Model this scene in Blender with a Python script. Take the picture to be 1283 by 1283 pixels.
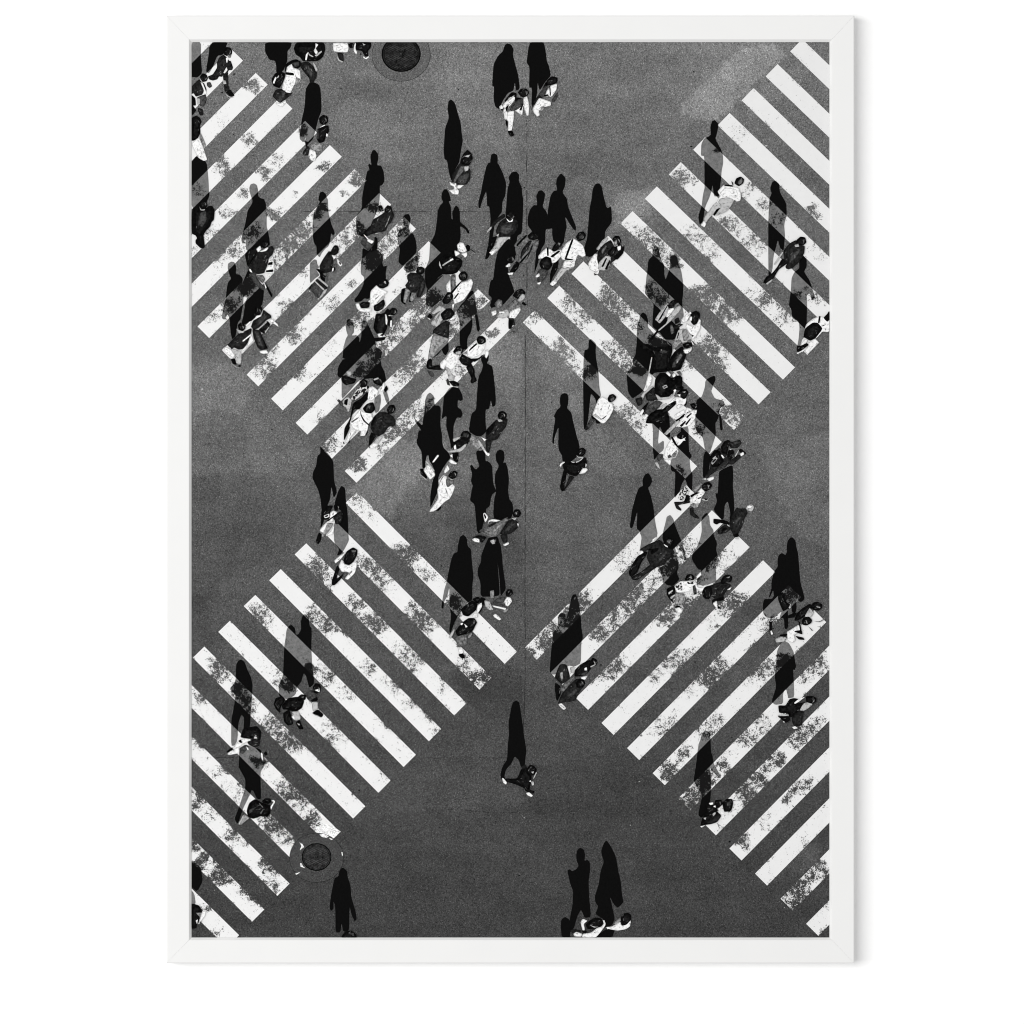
import bpy, math
from mathutils import Vector
from mathutils import noise as mnoise
from mathutils.geometry import tessellate_polygon

scene = bpy.context.scene
for o in list(bpy.data.objects):
    bpy.data.objects.remove(o, do_unlink=True)
col = scene.collection

# ------------------------------------------------------------------ camera, light, exposure
U = 0.000625                 # metres per pixel of the 1283 px photograph (print sheet: 50 x 70 cm)
CX = CY = 641.5
PRINT_D = 0.0150             # print surface in front of the wall
FRONT_D = 0.0176             # front face of the frame
CAM_D = 4.0
cam = bpy.data.cameras.new('camera')
cam.sensor_width = 36.0
cam.lens = 36.0 * (CAM_D - PRINT_D) / (1283 * U)
cam.clip_start = 0.05
cam.clip_end = 60.0
cam_o = bpy.data.objects.new('camera', cam)
col.objects.link(cam_o)
cam_o.location = (0, -CAM_D, 0)
cam_o.rotation_euler = (math.pi / 2, 0, 0)
scene.camera = cam_o

world = bpy.data.worlds.new('World')
scene.world = world
world.use_nodes = True
bgn = world.node_tree.nodes['Background']
bgn.inputs[0].default_value = (1.0, 1.0, 1.0, 1)
bgn.inputs[1].default_value = 0.60

def lamp(name, loc, size, power, colr):
    l = bpy.data.lights.new(name, 'AREA')
    l.shape = 'RECTANGLE'
    l.size, l.size_y = size
    l.energy = power
    l.color = colr
    o = bpy.data.objects.new(name, l)
    col.objects.link(o)
    o.location = loc
    o.rotation_euler = (Vector((0, 0, 0)) - Vector(loc)).to_track_quat('-Z', 'Y').to_euler()
    return o
lamp('softbox_lamp', (-2.35, -4.1, 0.32), (4.1, 2.4), 170.0, (1.0, 0.995, 0.985))

vs = scene.view_settings
vs.view_transform = 'Standard'
vs.look = 'None'
vs.exposure = 0.0
vs.gamma = 1.0
vs.use_curve_mapping = False
scene.render.engine = 'CYCLES'
scene.cycles.filter_width = 1.05

# ------------------------------------------------------------------ helpers
OX, OZ = 639.5, 1206.5       # the thing's base: bottom middle of the frame (px)
BASE = Vector(((OX - CX) * U, 0, (CY - OZ) * U))

def P(px, py, d):
    """photograph pixel -> local coordinates of the framed print, d metres in front of the wall"""
    return ((px - OX) * U, -d, (OZ - py) * U)

def link(name, verts, faces, mat, parent=None, attrs=None, smooth=False, matidx=None):
    me = bpy.data.meshes.new(name)
    me.from_pydata(verts, [], faces)
    mats = mat if isinstance(mat, (list, tuple)) else [mat]
    for m in mats:
        me.materials.append(m)
    if matidx:
        me.polygons.foreach_set('material_index', matidx)
    for k, vals in (attrs or {}).items():
        a = me.attributes.new(k, 'FLOAT', 'POINT')
        a.data.foreach_set('value', vals)
    me.update()
    o = bpy.data.objects.new(name, me)
    col.objects.link(o)
    if parent:
        o.parent = parent
    return o

class NT:
    def __init__(self, name):
        self.m = bpy.data.materials.new(name)
        self.m.use_nodes = True
        self.t = self.m.node_tree
        self.b = self.t.nodes['Principled BSDF']
        self.b.inputs['Roughness'].default_value = 0.75
        self.b.inputs['Specular IOR Level'].default_value = 0.0
    def n(self, typ, **kw):
        x = self.t.nodes.new(typ)
        for k, v in kw.items():
            setattr(x, k, v)
        return x
    def put(self, sock, v):
        if isinstance(v, bpy.types.NodeSocket):
            self.t.links.new(v, sock)
        else:
            sock.default_value = v
    def math(self, op, a, b=0.0, c=0.0, clamp=False):
        x = self.n('ShaderNodeMath', operation=op, use_clamp=clamp)
        for i, v in enumerate((a, b, c)):
            self.put(x.inputs[i], v)
        return x.outputs[0]
    def noise(self, px, detail=0.0, rough=0.5, off=0.0):
        """noise whose grain is px photograph pixels wide"""
        g = self.n('ShaderNodeNewGeometry').outputs['Position']
        if off:
            a = self.n('ShaderNodeVectorMath', operation='ADD')
            self.t.links.new(g, a.inputs[0])
            a.inputs[1].default_value = (off, off * .7, off * 1.3)
            g = a.outputs[0]
        x = self.n('ShaderNodeTexNoise')
        self.t.links.new(g, x.inputs['Vector'])
        x.inputs['Scale'].default_value = 1.0 / (px * U)
        x.inputs['Detail'].default_value = detail
        x.inputs['Roughness'].default_value = rough
        return x.outputs['Fac']
    def attr(self, name):
        return self.n('ShaderNodeAttribute', attribute_name=name).outputs['Fac']
    def step(self, v, a, b):
        x = self.n('ShaderNodeMapRange', interpolation_type='SMOOTHSTEP')
        self.put(x.inputs[0], v)
        self.put(x.inputs[1], a)
        self.put(x.inputs[2], b)
        return x.outputs[0]
    def mix(self, f, a, b):
        # a + f * (b - a), scalar
        return self.math('ADD', a, self.math('MULTIPLY', f, self.math('SUBTRACT', b, a)))
    def gray(self, v):
        x = self.n('ShaderNodeCombineColor')
        for i in range(3):
            self.put(x.inputs[i], v)
        self.t.links.new(x.outputs[0], self.b.inputs['Base Color'])
        return self.m

# the printed tarmac: tone from the sheet, fine aggregate grain with a few bright stones
def tarmac(nt, tone):
    g1 = nt.noise(1.9, 1.0, .6)
    g2 = nt.noise(1.15, 0.0, off=3.1)
    g3 = nt.noise(26, 3.0, .6, off=1.7)
    v = nt.math('ADD', nt.math('MULTIPLY_ADD', g1, 1.45, 0.275), nt.math('MULTIPLY_ADD', g2, 1.1, -0.55))
    v = nt.math('MAXIMUM', v, 0.18)
    v = nt.math('ADD', v, nt.math('MULTIPLY', nt.step(g2, .70, .82), 1.1))
    v = nt.math('MULTIPLY', v, nt.math('MULTIPLY_ADD', g3, .5, .75))
    return nt.math('MULTIPLY', tone, v)

def mat_tarmac():
    nt = NT('printed_tarmac')
    return nt.gray(tarmac(nt, nt.attr('tone')))

def wear_mask(nt, bias=0.0, cap=.84):
    """1 where the paint has worn off"""
    w = nt.attr('wear')
    f = nt.noise(1.45, 1.0, .6, off=5.3)
    m = nt.noise(5.0, 3.0, .65, off=2.2)
    g = nt.noise(15.0, 3.0, .65, off=8.2)
    n = nt.math('ADD', nt.math('MULTIPLY', f, .44), nt.math('MULTIPLY', m, .56))
    w = nt.math('MINIMUM', nt.math('MULTIPLY', w, nt.math('MULTIPLY_ADD', g, 1.9, .1 + bias)), cap)
    t = nt.math('MULTIPLY_ADD', w, .36, .285)
    return nt.step(nt.math('SUBTRACT', t, n), -.045, .07), w

def mat_paint():
    nt = NT('printed_white_paint')
    base = tarmac(nt, nt.attr('tone'))
    msk, w = wear_mask(nt)
    # rubber dust and thin paint: a grey smear round the worn places
    sm = nt.step(nt.math('MULTIPLY', w, nt.math('MULTIPLY_ADD', nt.noise(4.0, 3.0, .7, off=6.1), 2.0, -.25)), .22, 1.0)
    p = nt.math('ADD', nt.attr('paint'), nt.math('MULTIPLY_ADD', nt.noise(9, 4.0, .65, off=4.0), .07, -.035))
    p = nt.math('MULTIPLY', p, nt.math('MULTIPLY_ADD', sm, -.5, 1.0))
    return nt.gray(nt.mix(msk, p, base))

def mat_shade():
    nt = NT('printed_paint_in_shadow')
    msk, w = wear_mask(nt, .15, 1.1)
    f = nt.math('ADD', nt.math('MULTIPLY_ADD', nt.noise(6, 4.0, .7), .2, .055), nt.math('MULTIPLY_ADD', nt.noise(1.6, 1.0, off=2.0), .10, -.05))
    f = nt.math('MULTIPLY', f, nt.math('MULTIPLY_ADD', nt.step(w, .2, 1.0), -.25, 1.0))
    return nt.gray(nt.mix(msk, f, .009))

def mat_black():
    nt = NT('printed_shadow_black')
    return nt.gray(nt.math('MULTIPLY_ADD', nt.noise(2.0, 1.0), .003, .0028))

def mat_ink():
    nt = NT('printed_figure_ink')
    t = nt.attr('tone')
    a = nt.noise(3.2, 2.0, .6, off=7.0)
    b = nt.noise(1.5, 0.0, off=9.0)
    k = nt.math('MAXIMUM', nt.math('MULTIPLY_ADD', a, 3.4, nt.math('MULTIPLY_ADD', b, .7, -1.0)), .25)
    dark = nt.math('MULTIPLY', t, k)
    # light clothing keeps its paper white and only takes a few folds
    light = nt.math('MULTIPLY', t, nt.math('MULTIPLY_ADD', nt.step(a, .33, .53), .30, .72))
    v = nt.mix(nt.step(t, .2, .5), dark, light)
    s = nt.mix(nt.step(nt.noise(2.4, 1.0, .6, off=1.1), .47, .53), .012, .58)
    v = nt.mix(nt.attr('spk'), v, s)
    return nt.gray(v)

def mat_plain(name, colr, rough, spec=0.3, bump=0.0):
    nt = NT(name)
    n = nt.noise(40, 3.0, .6)
    rgb = nt.n('ShaderNodeMix', data_type='RGBA')
    nt.t.links.new(n, rgb.inputs[0])
    rgb.inputs[6].default_value = tuple(c * .985 for c in colr) + (1,)
    rgb.inputs[7].default_value = tuple(min(1, c * 1.015) for c in colr) + (1,)
    nt.t.links.new(rgb.outputs[2], nt.b.inputs['Base Color'])
    nt.b.inputs['Roughness'].default_value = rough
    nt.b.inputs['Specular IOR Level'].default_value = spec
    if bump:
        bp = nt.n('ShaderNodeBump')
        bp.inputs['Strength'].default_value = bump
        bp.inputs['Distance'].default_value = 0.0002
        nt.t.links.new(nt.noise(2.5, 2.0), bp.inputs['Height'])
        nt.t.links.new(bp.outputs[0], nt.b.inputs['Normal'])
    return nt.m

M_wall = mat_plain('white_wall_paint', (.98, .98, .98), .9, 0.0)
M_frame = mat_plain('white_lacquered_wood', (.760, .760, .755), .55, 0.15, .05)
M_board = mat_plain('backing_board', (.35, .27, .19), .9, 0.0)
M_tarmac, M_paint, M_shade, M_black, M_ink = mat_tarmac(), mat_paint(), mat_shade(), mat_black(), mat_ink()

# ------------------------------------------------------------------ the wall
wall = link('wall', [(-3, 0, -2.4), (3, 0, -2.4), (3, 0, 2.4), (-3, 0, 2.4),
                     (-3, .1, -2.4), (3, .1, -2.4), (3, .1, 2.4), (-3, .1, 2.4)],
            [(0, 1, 2, 3), (5, 4, 7, 6), (4, 0, 3, 7), (1, 5, 6, 2), (3, 2, 6, 7), (4, 5, 1, 0)], M_wall)
wall['kind'] = 'structure'
wall['label'] = 'plain white wall behind the framed print'

# ------------------------------------------------------------------ the framed print
root = bpy.data.objects.new('framed_print', None)
col.objects.link(root)
root.location = BASE
root['label'] = 'white framed black and white print of people on zebra crossings, hanging on the wall'
root['category'] = 'framed print'

# frame: four mitred rails, one moulding profile (inset from the outer edge in px, depth in m)
OUT = (208.7, 19.8, 1070.3, 1206.5)                  # outer edge
INN = (240.0, 52.8, 1039.2, 1174.6)                  # sight edge
def rails():
    # profile: (t, d) t = 0 outer edge .. 1 sight edge
    prof = [(0.0, 0.0005), (0.0, FRONT_D - .0009), (0.016, FRONT_D - .0003), (0.045, FRONT_D),
            (0.895, FRONT_D), (0.91, FRONT_D - .00015), (0.925, FRONT_D - .0005), (1.0, PRINT_D + .0004),
            (1.0, 0.0005)]
    oc = [(OUT[0], OUT[1]), (OUT[2], OUT[1]), (OUT[2], OUT[3]), (OUT[0], OUT[3])]
    ic = [(INN[0], INN[1]), (INN[2], INN[1]), (INN[2], INN[3]), (INN[0], INN[3])]
    for k in range(4):
        a, b = k, (k + 1) % 4
        verts, faces = [], []
        g = 0.06                                      # hairline mitre joint
        dirx, diry = [(1, 0), (0, 1), (-1, 0), (0, -1)][k]
        n = len(prof)
        for e, (c, sgn) in enumerate(((a, 1), (b, -1))):
            for (t, d) in prof:
                x = oc[c][0] + (ic[c][0] - oc[c][0]) * t + dirx * g * sgn
                y = oc[c][1] + (ic[c][1] - oc[c][1]) * t + diry * g * sgn
                verts.append(P(x, y, d))
        for i in range(n):
            j = (i + 1) % n
            faces.append((i, n + i, n + j, j))
        faces.append(tuple(range(n)))
        faces.append(tuple(range(2 * n - 1, n - 1, -1)))
        link('frame_rail', verts, faces, M_frame, root)
rails()

bx0, by0, bx1, by1 = INN[0] - 0.0, INN[1] - 0.0, INN[2] + 0.0, INN[3] + 0.0
def slab(name, x0, y0, x1, y1, d0, d1, m):
    v = [P(x0, y1, d1), P(x1, y1, d1), P(x1, y0, d1), P(x0, y0, d1), P(x0, y1, d0), P(x1, y1, d0), P(x1, y0, d0), P(x0, y0, d0)]
    return link(name, v, [(0, 1, 2, 3), (5, 4, 7, 6), (4, 0, 3, 7), (1, 5, 6, 2), (3, 2, 6, 7), (4, 5, 1, 0)], m, root)
slab('backing_board', INN[0] + .4, INN[1] + .4, INN[2] - .4, INN[3] - .4, .003, PRINT_D - .001, M_board)

# ------------------------------------------------------------------ tones of the printed street
SRGB = lambda v: ((v / 255 + .055) / 1.055) ** 2.4 if v > 10 else v / 255 / 12.92
TONE_Y = [(50, 116), (150, 112), (250, 106), (400, 103), (560, 101), (700, 93), (850, 83), (950, 77), (1050, 72), (1180, 68)]
BLOBS = [  # x, y, rx, ry, gain of the printed tarmac
    (520, 600, 70, 34, .32), (560, 560, 60, 40, .22), (905, 95, 45, 45, .28), (930, 60, 60, 16, .2), (610, 440, 30, 30, .3),
    (715, 440, 50, 40, .28), (800, 260, 28, 26, .35), (780, 250, 40, 30, .2), (650, 480, 40, 70, .2), (480, 160, 80, 40, .15),
    (600, 100, 120, 40, .1), (450, 113, 55, 18, -.14), (470, 190, 60, 60, .05), (880, 130, 40, 40, .12),
    (275, 480, 60, 40, .25), (330, 540, 60, 50, .12), (260, 600, 40, 60, -.05), (300, 660, 60, 50, -.12), (250, 770, 30, 60, -.14),
    (560, 690, 90, 30, -.12), (700, 560, 60, 70, .12), (780, 640, 50, 60, .05), (990, 560, 60, 60, .1), (1000, 620, 50, 50, .12),
    (690, 350, 30, 14, -.2), (610, 860, 40, 18, -.2), (780, 1000, 90, 50, -.1), (560, 1010, 90, 60, .05), (700, 1060, 120, 60, .04),
    (860, 250, 50, 90, .05), (1010, 1075, 16, 18, .25), (660, 700, 12, 300, -.05), (400, 900, 60, 120, -.08)]
PATCHES = [  # outline of a repair or stain, gain
    ([(430, 612), (452, 604), (480, 560), (530, 545), (560, 556), (523, 602), (489, 648), (478, 645)], .36),
    ([(849, 137), (880, 110), (924, 60), (965, 55), (985, 68), (960, 92), (930, 122), (898, 152), (870, 150)], .33),
    ([(430, 122), (465, 127), (497, 124), (503, 119), (480, 108), (455, 96), (425, 98)], -.07),
    ([(938, 152), (955, 140), (1000, 105), (1012, 88), (1000, 80), (975, 92), (945, 120)], .14),
    ([(240, 455), (282, 452), (320, 480), (300, 520), (270, 510), (240, 535)], .16),
    ([(238, 560), (330, 566), (390, 560), (380, 600), (300, 590), (238, 600)], .10),
    ([(238, 590), (330, 596), (380, 640), (350, 690), (290, 720), (238, 780)], -.06),
    ([(700, 480), (760, 540), (800, 590), (760, 600), (690, 540), (670, 470)], .10),
    ([(960, 560), (1040, 540), (1040, 690), (1000, 670), (970, 620)], .12),
    ([(555, 620), (640, 600), (655, 700), (640, 760), (560, 690)], -.10),
    ([(655, 600), (790, 600), (780, 690), (660, 790)], .05),
    ([(560, 840), (655, 836), (655, 905), (600, 900)], -.14),
    ([(445, 960), (655, 952), (655, 1010), (540, 1012), (430, 1030)], .10),
    ([(660, 960), (800, 965), (850, 1020), (700, 1030), (660, 1014)], -.06),
    ([(590, 440), (620, 418), (652, 420), (652, 520), (620, 480)], .18),
    ([(668, 440), (690, 420), (760, 500), (720, 520), (690, 480)], .16),
    ([(770, 245), (815, 235), (822, 250), (790, 285), (768, 290)], .22),
    ([(560, 60), (640, 60), (655, 140), (640, 200), (560, 130)], .10),
    ([(665, 200), (760, 190), (830, 215), (800, 240), (740, 225)], -.08),
    ([(1000, 1060), (1030, 1055), (1028, 1085), (990, 1095), (985, 1080)], .25),
    ([(905, 740), (950, 752), (985, 768), (940, 775)], -.14)]
def inside(pts, x, y):
    r = False
    for i in range(len(pts)):
        (xa, ya), (xb, yb) = pts[i], pts[i - 1]
        if (ya > y) != (yb > y) and x < (xb - xa) * (y - ya) / (yb - ya) + xa:
            r = not r
    return r
def street_tone(x, y):
    for (y0, a), (y1, b) in zip(TONE_Y, TONE_Y[1:]):
        if y <= y1:
            s = a + (b - a) * max(0, (y - y0)) / (y1 - y0)
            break
    else:
        s = TONE_Y[-1][1]
    g = 1.0
    for (bx, by, rx, ry, k) in BLOBS:
        q = ((x - bx) / rx) ** 2 + ((y - by) / ry) ** 2
        if q < 6:
            g += k * math.exp(-q * 1.1)
    hx = mnoise.noise((x / 14.0, y / 14.0, 1.1)) * 6.0
    for pts, k in PATCHES:
        if inside(pts, x + hx, y + hx * .6):
            g += k * 1.45
    # tyre-polished streaks and general unevenness of the tarmac
    g += .13 * mnoise.noise((x / 120.0, y / 17.0, 5.0)) + .10 * mnoise.noise((x / 45.0, y / 45.0, 8.0)) + .05 * mnoise.noise((x / 12.0, y / 12.0, 2.0))
    return SRGB(s) * .80 * max(.4, g)

def grid(x0, y0, x1, y1, st):
    nx, ny = int((x1 - x0) / st) + 1, int((y1 - y0) / st) + 1
    xs = [x0 + (x1 - x0) * i / nx for i in range(nx + 1)]
    ys = [y0 + (y1 - y0) * j / ny for j in range(ny + 1)]
    v = [(x, y) for y in ys for x in xs]
    f = [(j * (nx + 1) + i, (j + 1) * (nx + 1) + i, (j + 1) * (nx + 1) + i + 1, j * (nx + 1) + i + 1)
         for j in range(ny) for i in range(nx)]
    return v, f

gv, gf = grid(*INN, 4.0)
verts = [P(x, y, PRINT_D) for x, y in gv]
tone = [street_tone(x, y) for x, y in gv]
# fine joints of the pavement, printed as thin dark lines
import random
rnd = random.Random(7)
def joint(pts, w, t, skip=0.0, lift=.00002):
    for (xa, ya), (xb, yb) in zip(pts, pts[1:]):
        L = math.hypot(xb - xa, yb - ya)
        k = max(1, int(L / 7))
        for i in range(k):
            if rnd.random() < skip:
                continue
            s0, s1 = i / k, (i + 1) / k
            nx, ny = -(yb - ya) / L, (xb - xa) / L
            ww = w * rnd.uniform(.5, 1.3) / 2
            jj = rnd.uniform(-.25, .25)
            base = len(verts)
            for (s, q) in ((s0, 1), (s1, 1), (s1, -1), (s0, -1)):
                x = xa + (xb - xa) * s + nx * (ww * q + jj)
                y = ya + (yb - ya) * s + ny * (ww * q + jj)
                x = min(max(x, INN[0]), INN[2]); y = min(max(y, INN[1]), INN[3])
                verts.append(P(x, y, PRINT_D + lift)); tone.append(t)
            gf.append((base, base + 1, base + 2, base + 3) if True else None)
joint([(660, 150), (660, 260), (660.5, 390)], 1.0, .025, .15)
joint([(658, 420), (658, 640), (658, 850), (655, 950)], 1.1, .03, .05)
joint([(655, 950), (656, 1000)], .8, .045, .4)
joint([(380, 265), (470, 265.3), (640, 265.5)], 1.0, .035, .12)
joint([(700, 272), (1000, 270)], .7, .07, .4)
joint([(255, 949), (380, 950), (635, 949.5)], 1.0, .035, .2)
joint([(780, 952), (950, 952.5)], 1.0, .035, .3)
joint([(560, 1014), (620, 1018), (760, 1016), (800, 1022)], 1.0, .035, .4)
# cracks, dropped litter and stones: small dark and bright specks
for i in range(230):
    x, y = rnd.uniform(242, 1037), rnd.uniform(55, 1172)
    r = rnd.choice((.5, .6, .7, .8, 1.1)); a0 = rnd.uniform(0, 6.28)
    t = rnd.choice((.004, .008, .012, .02, .02, .35))
    el = rnd.uniform(.5, 1.6)
    base = len(verts)
    for j in range(6):
        q = a0 + j * math.pi / 3
        verts.append(P(x + r * el * math.cos(q), y + r * math.sin(q), PRINT_D + .00002)); tone.append(t)
    gf.append(tuple(base + j for j in range(6)))
printed = link('print', verts, gf, M_tarmac, root, {'tone': tone})
printed['label'] = 'black and white street photograph printed on paper'

# ------------------------------------------------------------------ zebra stripes
WEAR = [tuple(float(q) for q in r.split(',')) for r in '''280,269,6,.7 342,269,6,.7 305,240,5,.6 330.5,221,5,.7 367,245,4,.5 258,291,8,.45 243,314,6,.4 316,292,9,.6 295,311,9,.5 274,327,9,.4 359,308,10,.6 374,290,10,.6
348,324,9,.55 377,291,10,.6 363,306,10,.55 404,260,4,.8 398,269,5,.8 431,299,11,.6 442,280,7,.5 469,258,6,.8 453,288,7,.8 486,301,10,.6 465,324,12,.75
446,224,6,.7 432,244,4,.6 441,356,4,.6 382,342,5,.5 449,329,5,.5 507,280,6,.6 505,291,7,.6 517,327,7,.6 416,383,8,.55 448,396,10,.6 460,403,7,.5 491,414,12,.6
481,431,12,.5 527,385,12,.65 517,408,8,.55 475,440,10,.7 416,433,8,.35 496,363,5,.5 527,384,12,.6 547,379,8,.7 569,409,9,.6 585,386,9,.7 600,376,5,.7
616,418,5,.8 456,463,9,.7 519,459,12,.6 505,473,10,.5 415,547,10,.5 408,559,6,.8 524,515,11,.6 505,530,12,.6 491,543,9,.6 480,562,7,.5 449,583,6,.75
400,520,8,.35 520,462,10,.65 575,463,6,.5 524,509,9,.6 556,473,8,.35 309,358,9,.8 288,383,8,.7 264,396,7,.45 356,384,9,.5 370,418,9,.7 332,454,11,.65
342,443,8,.45 376,466,8,.5 316.5,109,6,.7 276,151,10,.3 312.6,176,6,.6 280,205.5,8,.55 330,215,6,.7 351.6,202.4,8,.45 406,208.7,6,.7 245,237,8,.4 379.6,165,5,.7
872.5,292,10,.5 891,320,9,.5 913,281,9,.6 938,302,10,.5 957,314,8,.4 960,258,7,.5 1022,263,6,.6 974,275,8,.4 961,373,10,.6 985,389,12,.5 1000,369,6,.6
1024,373,10,.45 888,373,11,.7 911,389,12,.65 935,241,7,.4 866,224,6,.5 874,369,8,.5 935,366,7,.35 1028,316,6,.4 947,384,8,.5 810,301,10,.55 829,313,9,.5
845,324,6,.8 837,328,7,.5 866,304,11,.5 891,310,10,.45 891,371,11,.65 907,381,11,.65 874,368,7,.6 786,391,10,.65 793,406,10,.5 820,360,7,.6 828,373,8,.7
765,375,10,.65 784,389,12,.65 715,381,11,.65 732,397,11,.5 669,397,6,.7 787,283,6,.5 795,292,8,.5 705,443,11,.75 717,460,8,.5 738,463,7,.7 773,441,11,.65
782,454,11,.55 679,424,5,.5 773,515,6,.5 787,518,8,.5 799,531,11,.45 808,544,8,.3 786,446,11,.6 891,435,12,.6 901,453,11,.6 861,461,7,.4 822,433,9,.7
800,462,6,.8 906,519,9,.6 920,521,10,.6 930,524,7,.6 875,538,6,.6 806,529,9,.4 851.5,587,4,.7 927,168,9,.4 854,224,8,.6 968,151,8,.25 940,238,7,.45 898,188,3,.8
448.6,624,9,.6 467,641,10,.35 508,696,11,.7 458,708,11,.55 477,722,11,.6 396,711,12,.6 411,724,10,.5 520,711,9,.35 513,695,9,.6 535,721,10,.45 469,716,11,.55
485,740,8,.35 524,771,11,.6 543,786,9,.5 445,758,11,.6 469,780,11,.65 513,830,10,.5 500,810,6,.4 554,858,7,.4 460.5,836,9,.5 513,880,8,.45 583,832,9,.65
605,849.5,9,.7 434,865,9,.4 491,858,9,.45 546,915,5,.5 572,758,8,.8 480,902,9,.35 327,775,11,.6 317,764,7,.5 395,773,10,.65 414,781,11,.6 406,843.5,12,.55
344,843.5,8,.4 275,840,11,.65 255,871.6,11,.5 302,862,8,.7 311,881,8,.7 345,907,10,.65 365.6,926,11,.65 417,921.5,12,.45 386,837,6,.8 359,856,8,.8 295,801,6,.35
357,921,10,.6 365,988.5,12,.65 377,1005,11,.5 295,990,11,.4 305,983.5,7,.5 249,998.5,11,.6 265,1015,9,.45 290,1030,9,.3 340,1030,11,.75 271,965,7,.4
247.5,927,8,.4 322,955,6,.7 341,1031,11,.75 359,1047,9,.6 391,1025,10,.65 255,1077,7,.8 278,1095,8,.8 305,1113,7,.75 320,1127,6,.6 291,1049,8,.6 309,1056,7,.5
332,1083,8,.7 341,1095,9,.45 345,1111,6,.6 257,1136.5,6,.5 273,1170.6,5,.7 244,1058,6,.8 681,805,7,.8 689,784,7,.6 662,815,5,.8 735,755,9,.7 752,792,8,.7
766,777,11,.65 778.5,760,11,.6 768.5,835,11,.6 747,850,7,.45 787,694,11,.5 782,711,9,.4 803,742,12,.7 786,759,12,.7 818.6,723.5,9,.45 841,712,9,.75
862,686,9,.45 855,702.5,8,.5 909,702.5,11,.4 914,688.5,8,.35 892,705,8,.65 873.5,723.5,6,.6 862,756,12,.65 836,770,11,.6 914.5,757.5,10,.7 924,747,8,.4
830,770,10,.6 848,757,11,.6 920,753,10,.65 911,766,9,.6 845.5,829,12,.55 819,847,9,.5 863,820,9,.45 902,838,11,.75 885,851,10,.75 863,862,8,.45 959,836,12,.55
937,853,10,.4 1020,833.5,12,.6 1005,846.6,9,.5 963,781,9,.5 987,827,7,.8 898,783,7,.4 989.5,744,8,.75 855,945,6,.6 836,966,8,.7 849,961,5,.6 865,1000,11,.75
885,977,8,.85 928.5,982,11,.7 937,972,8,.65 910,962,6,.7 892,907,11,.5 907,947,8,.35 927,927,8,.5 905,1034.7,6,.5 885,921,6,.5 897,975,7,.5 950,974,9,.7
933,989.5,11,.6 915,1013,8,.4 976,952,6,.7 963,963,8,.6 998,987,8,.65 989.5,1002.5,6,.7 1011,985,5,.7 930.6,1053,6,.6 961,1026.6,10,.4 970,1103,6,.5
1009,1053,6,.4 1020,1092,11,.65 1002.6,1112,11,.7 994,1131,10,.7 998,924,10,.6 1020,911,9,.6 933,924,9,.55 954.6,909,9,.5 824,913,9,.5 1033,1138,5,.4
841,907,9,.4 720,762,7,1.1 712,772,7,1.0 704,772,4,.8 697,797,4,.9 726,785,6,.8'''.split()]
def wear_at(x, y):
    # ragged outlines: the patches are warped by a slow turbulence
    h = mnoise.noise_vector((x / 9.0, y / 9.0, 3.3)) * 6.0 + mnoise.noise_vector((x / 24.0, y / 24.0, 9.1)) * 7.0
    x, y = x + h[0], y + h[1]
    w = 0.13 + (.09 if (y > 780 or (x < 660 and 300 < y < 600)) else 0)
    for (bx, by, r, k) in WEAR:
        dx, dy = x - bx, y - by
        if abs(dx) < r * 2.2 and abs(dy) < r * 2.2:
            q = (dx * dx + dy * dy) / (r * r * 4.8)
            if q < 1:
                w = max(w, k * 1.18 * (1 - q) ** .75)
    return w

def lerp(a, b, t):
    return (a[0] + (b[0] - a[0]) * t, a[1] + (b[1] - a[1]) * t)

def clip_half(poly, ax, ay, bx, by):
    """keep the part of poly on the left of a->b (pixel axes, y down: inside = cross >= 0)"""
    out = []
    n = len(poly)
    for i in range(n):
        p, q = poly[i], poly[(i + 1) % n]
        cp = (bx - ax) * (p[1] - ay) - (by - ay) * (p[0] - ax)
        cq = (bx - ax) * (q[1] - ay) - (by - ay) * (q[0] - ax)
        if cp >= 0:
            out.append(p)
        if (cp >= 0) != (cq >= 0):
            out.append(lerp(p, q, cp / (cp - cq)))
    return out
def clip_convex(poly, conv):
    ar = sum(conv[i][0] * conv[(i + 1) % len(conv)][1] - conv[(i + 1) % len(conv)][0] * conv[i][1] for i in range(len(conv)))
    if ar < 0:
        conv = conv[::-1]
    for i in range(len(conv)):
        a, b = conv[i], conv[(i + 1) % len(conv)]
        poly = clip_half(poly, a[0], a[1], b[0], b[1])
        if len(poly) < 3:
            return []
    return poly
FRAME_RECT = [(INN[0] + .05, INN[1] + .05), (INN[2] - .05, INN[1] + .05), (INN[2] - .05, INN[3] - .05), (INN[0] + .05, INN[3] - .05)]
def area(p):
    return sum(p[i][0] * p[(i + 1) % len(p)][1] - p[(i + 1) % len(p)][0] * p[i][1] for i in range(len(p))) / 2

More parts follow.
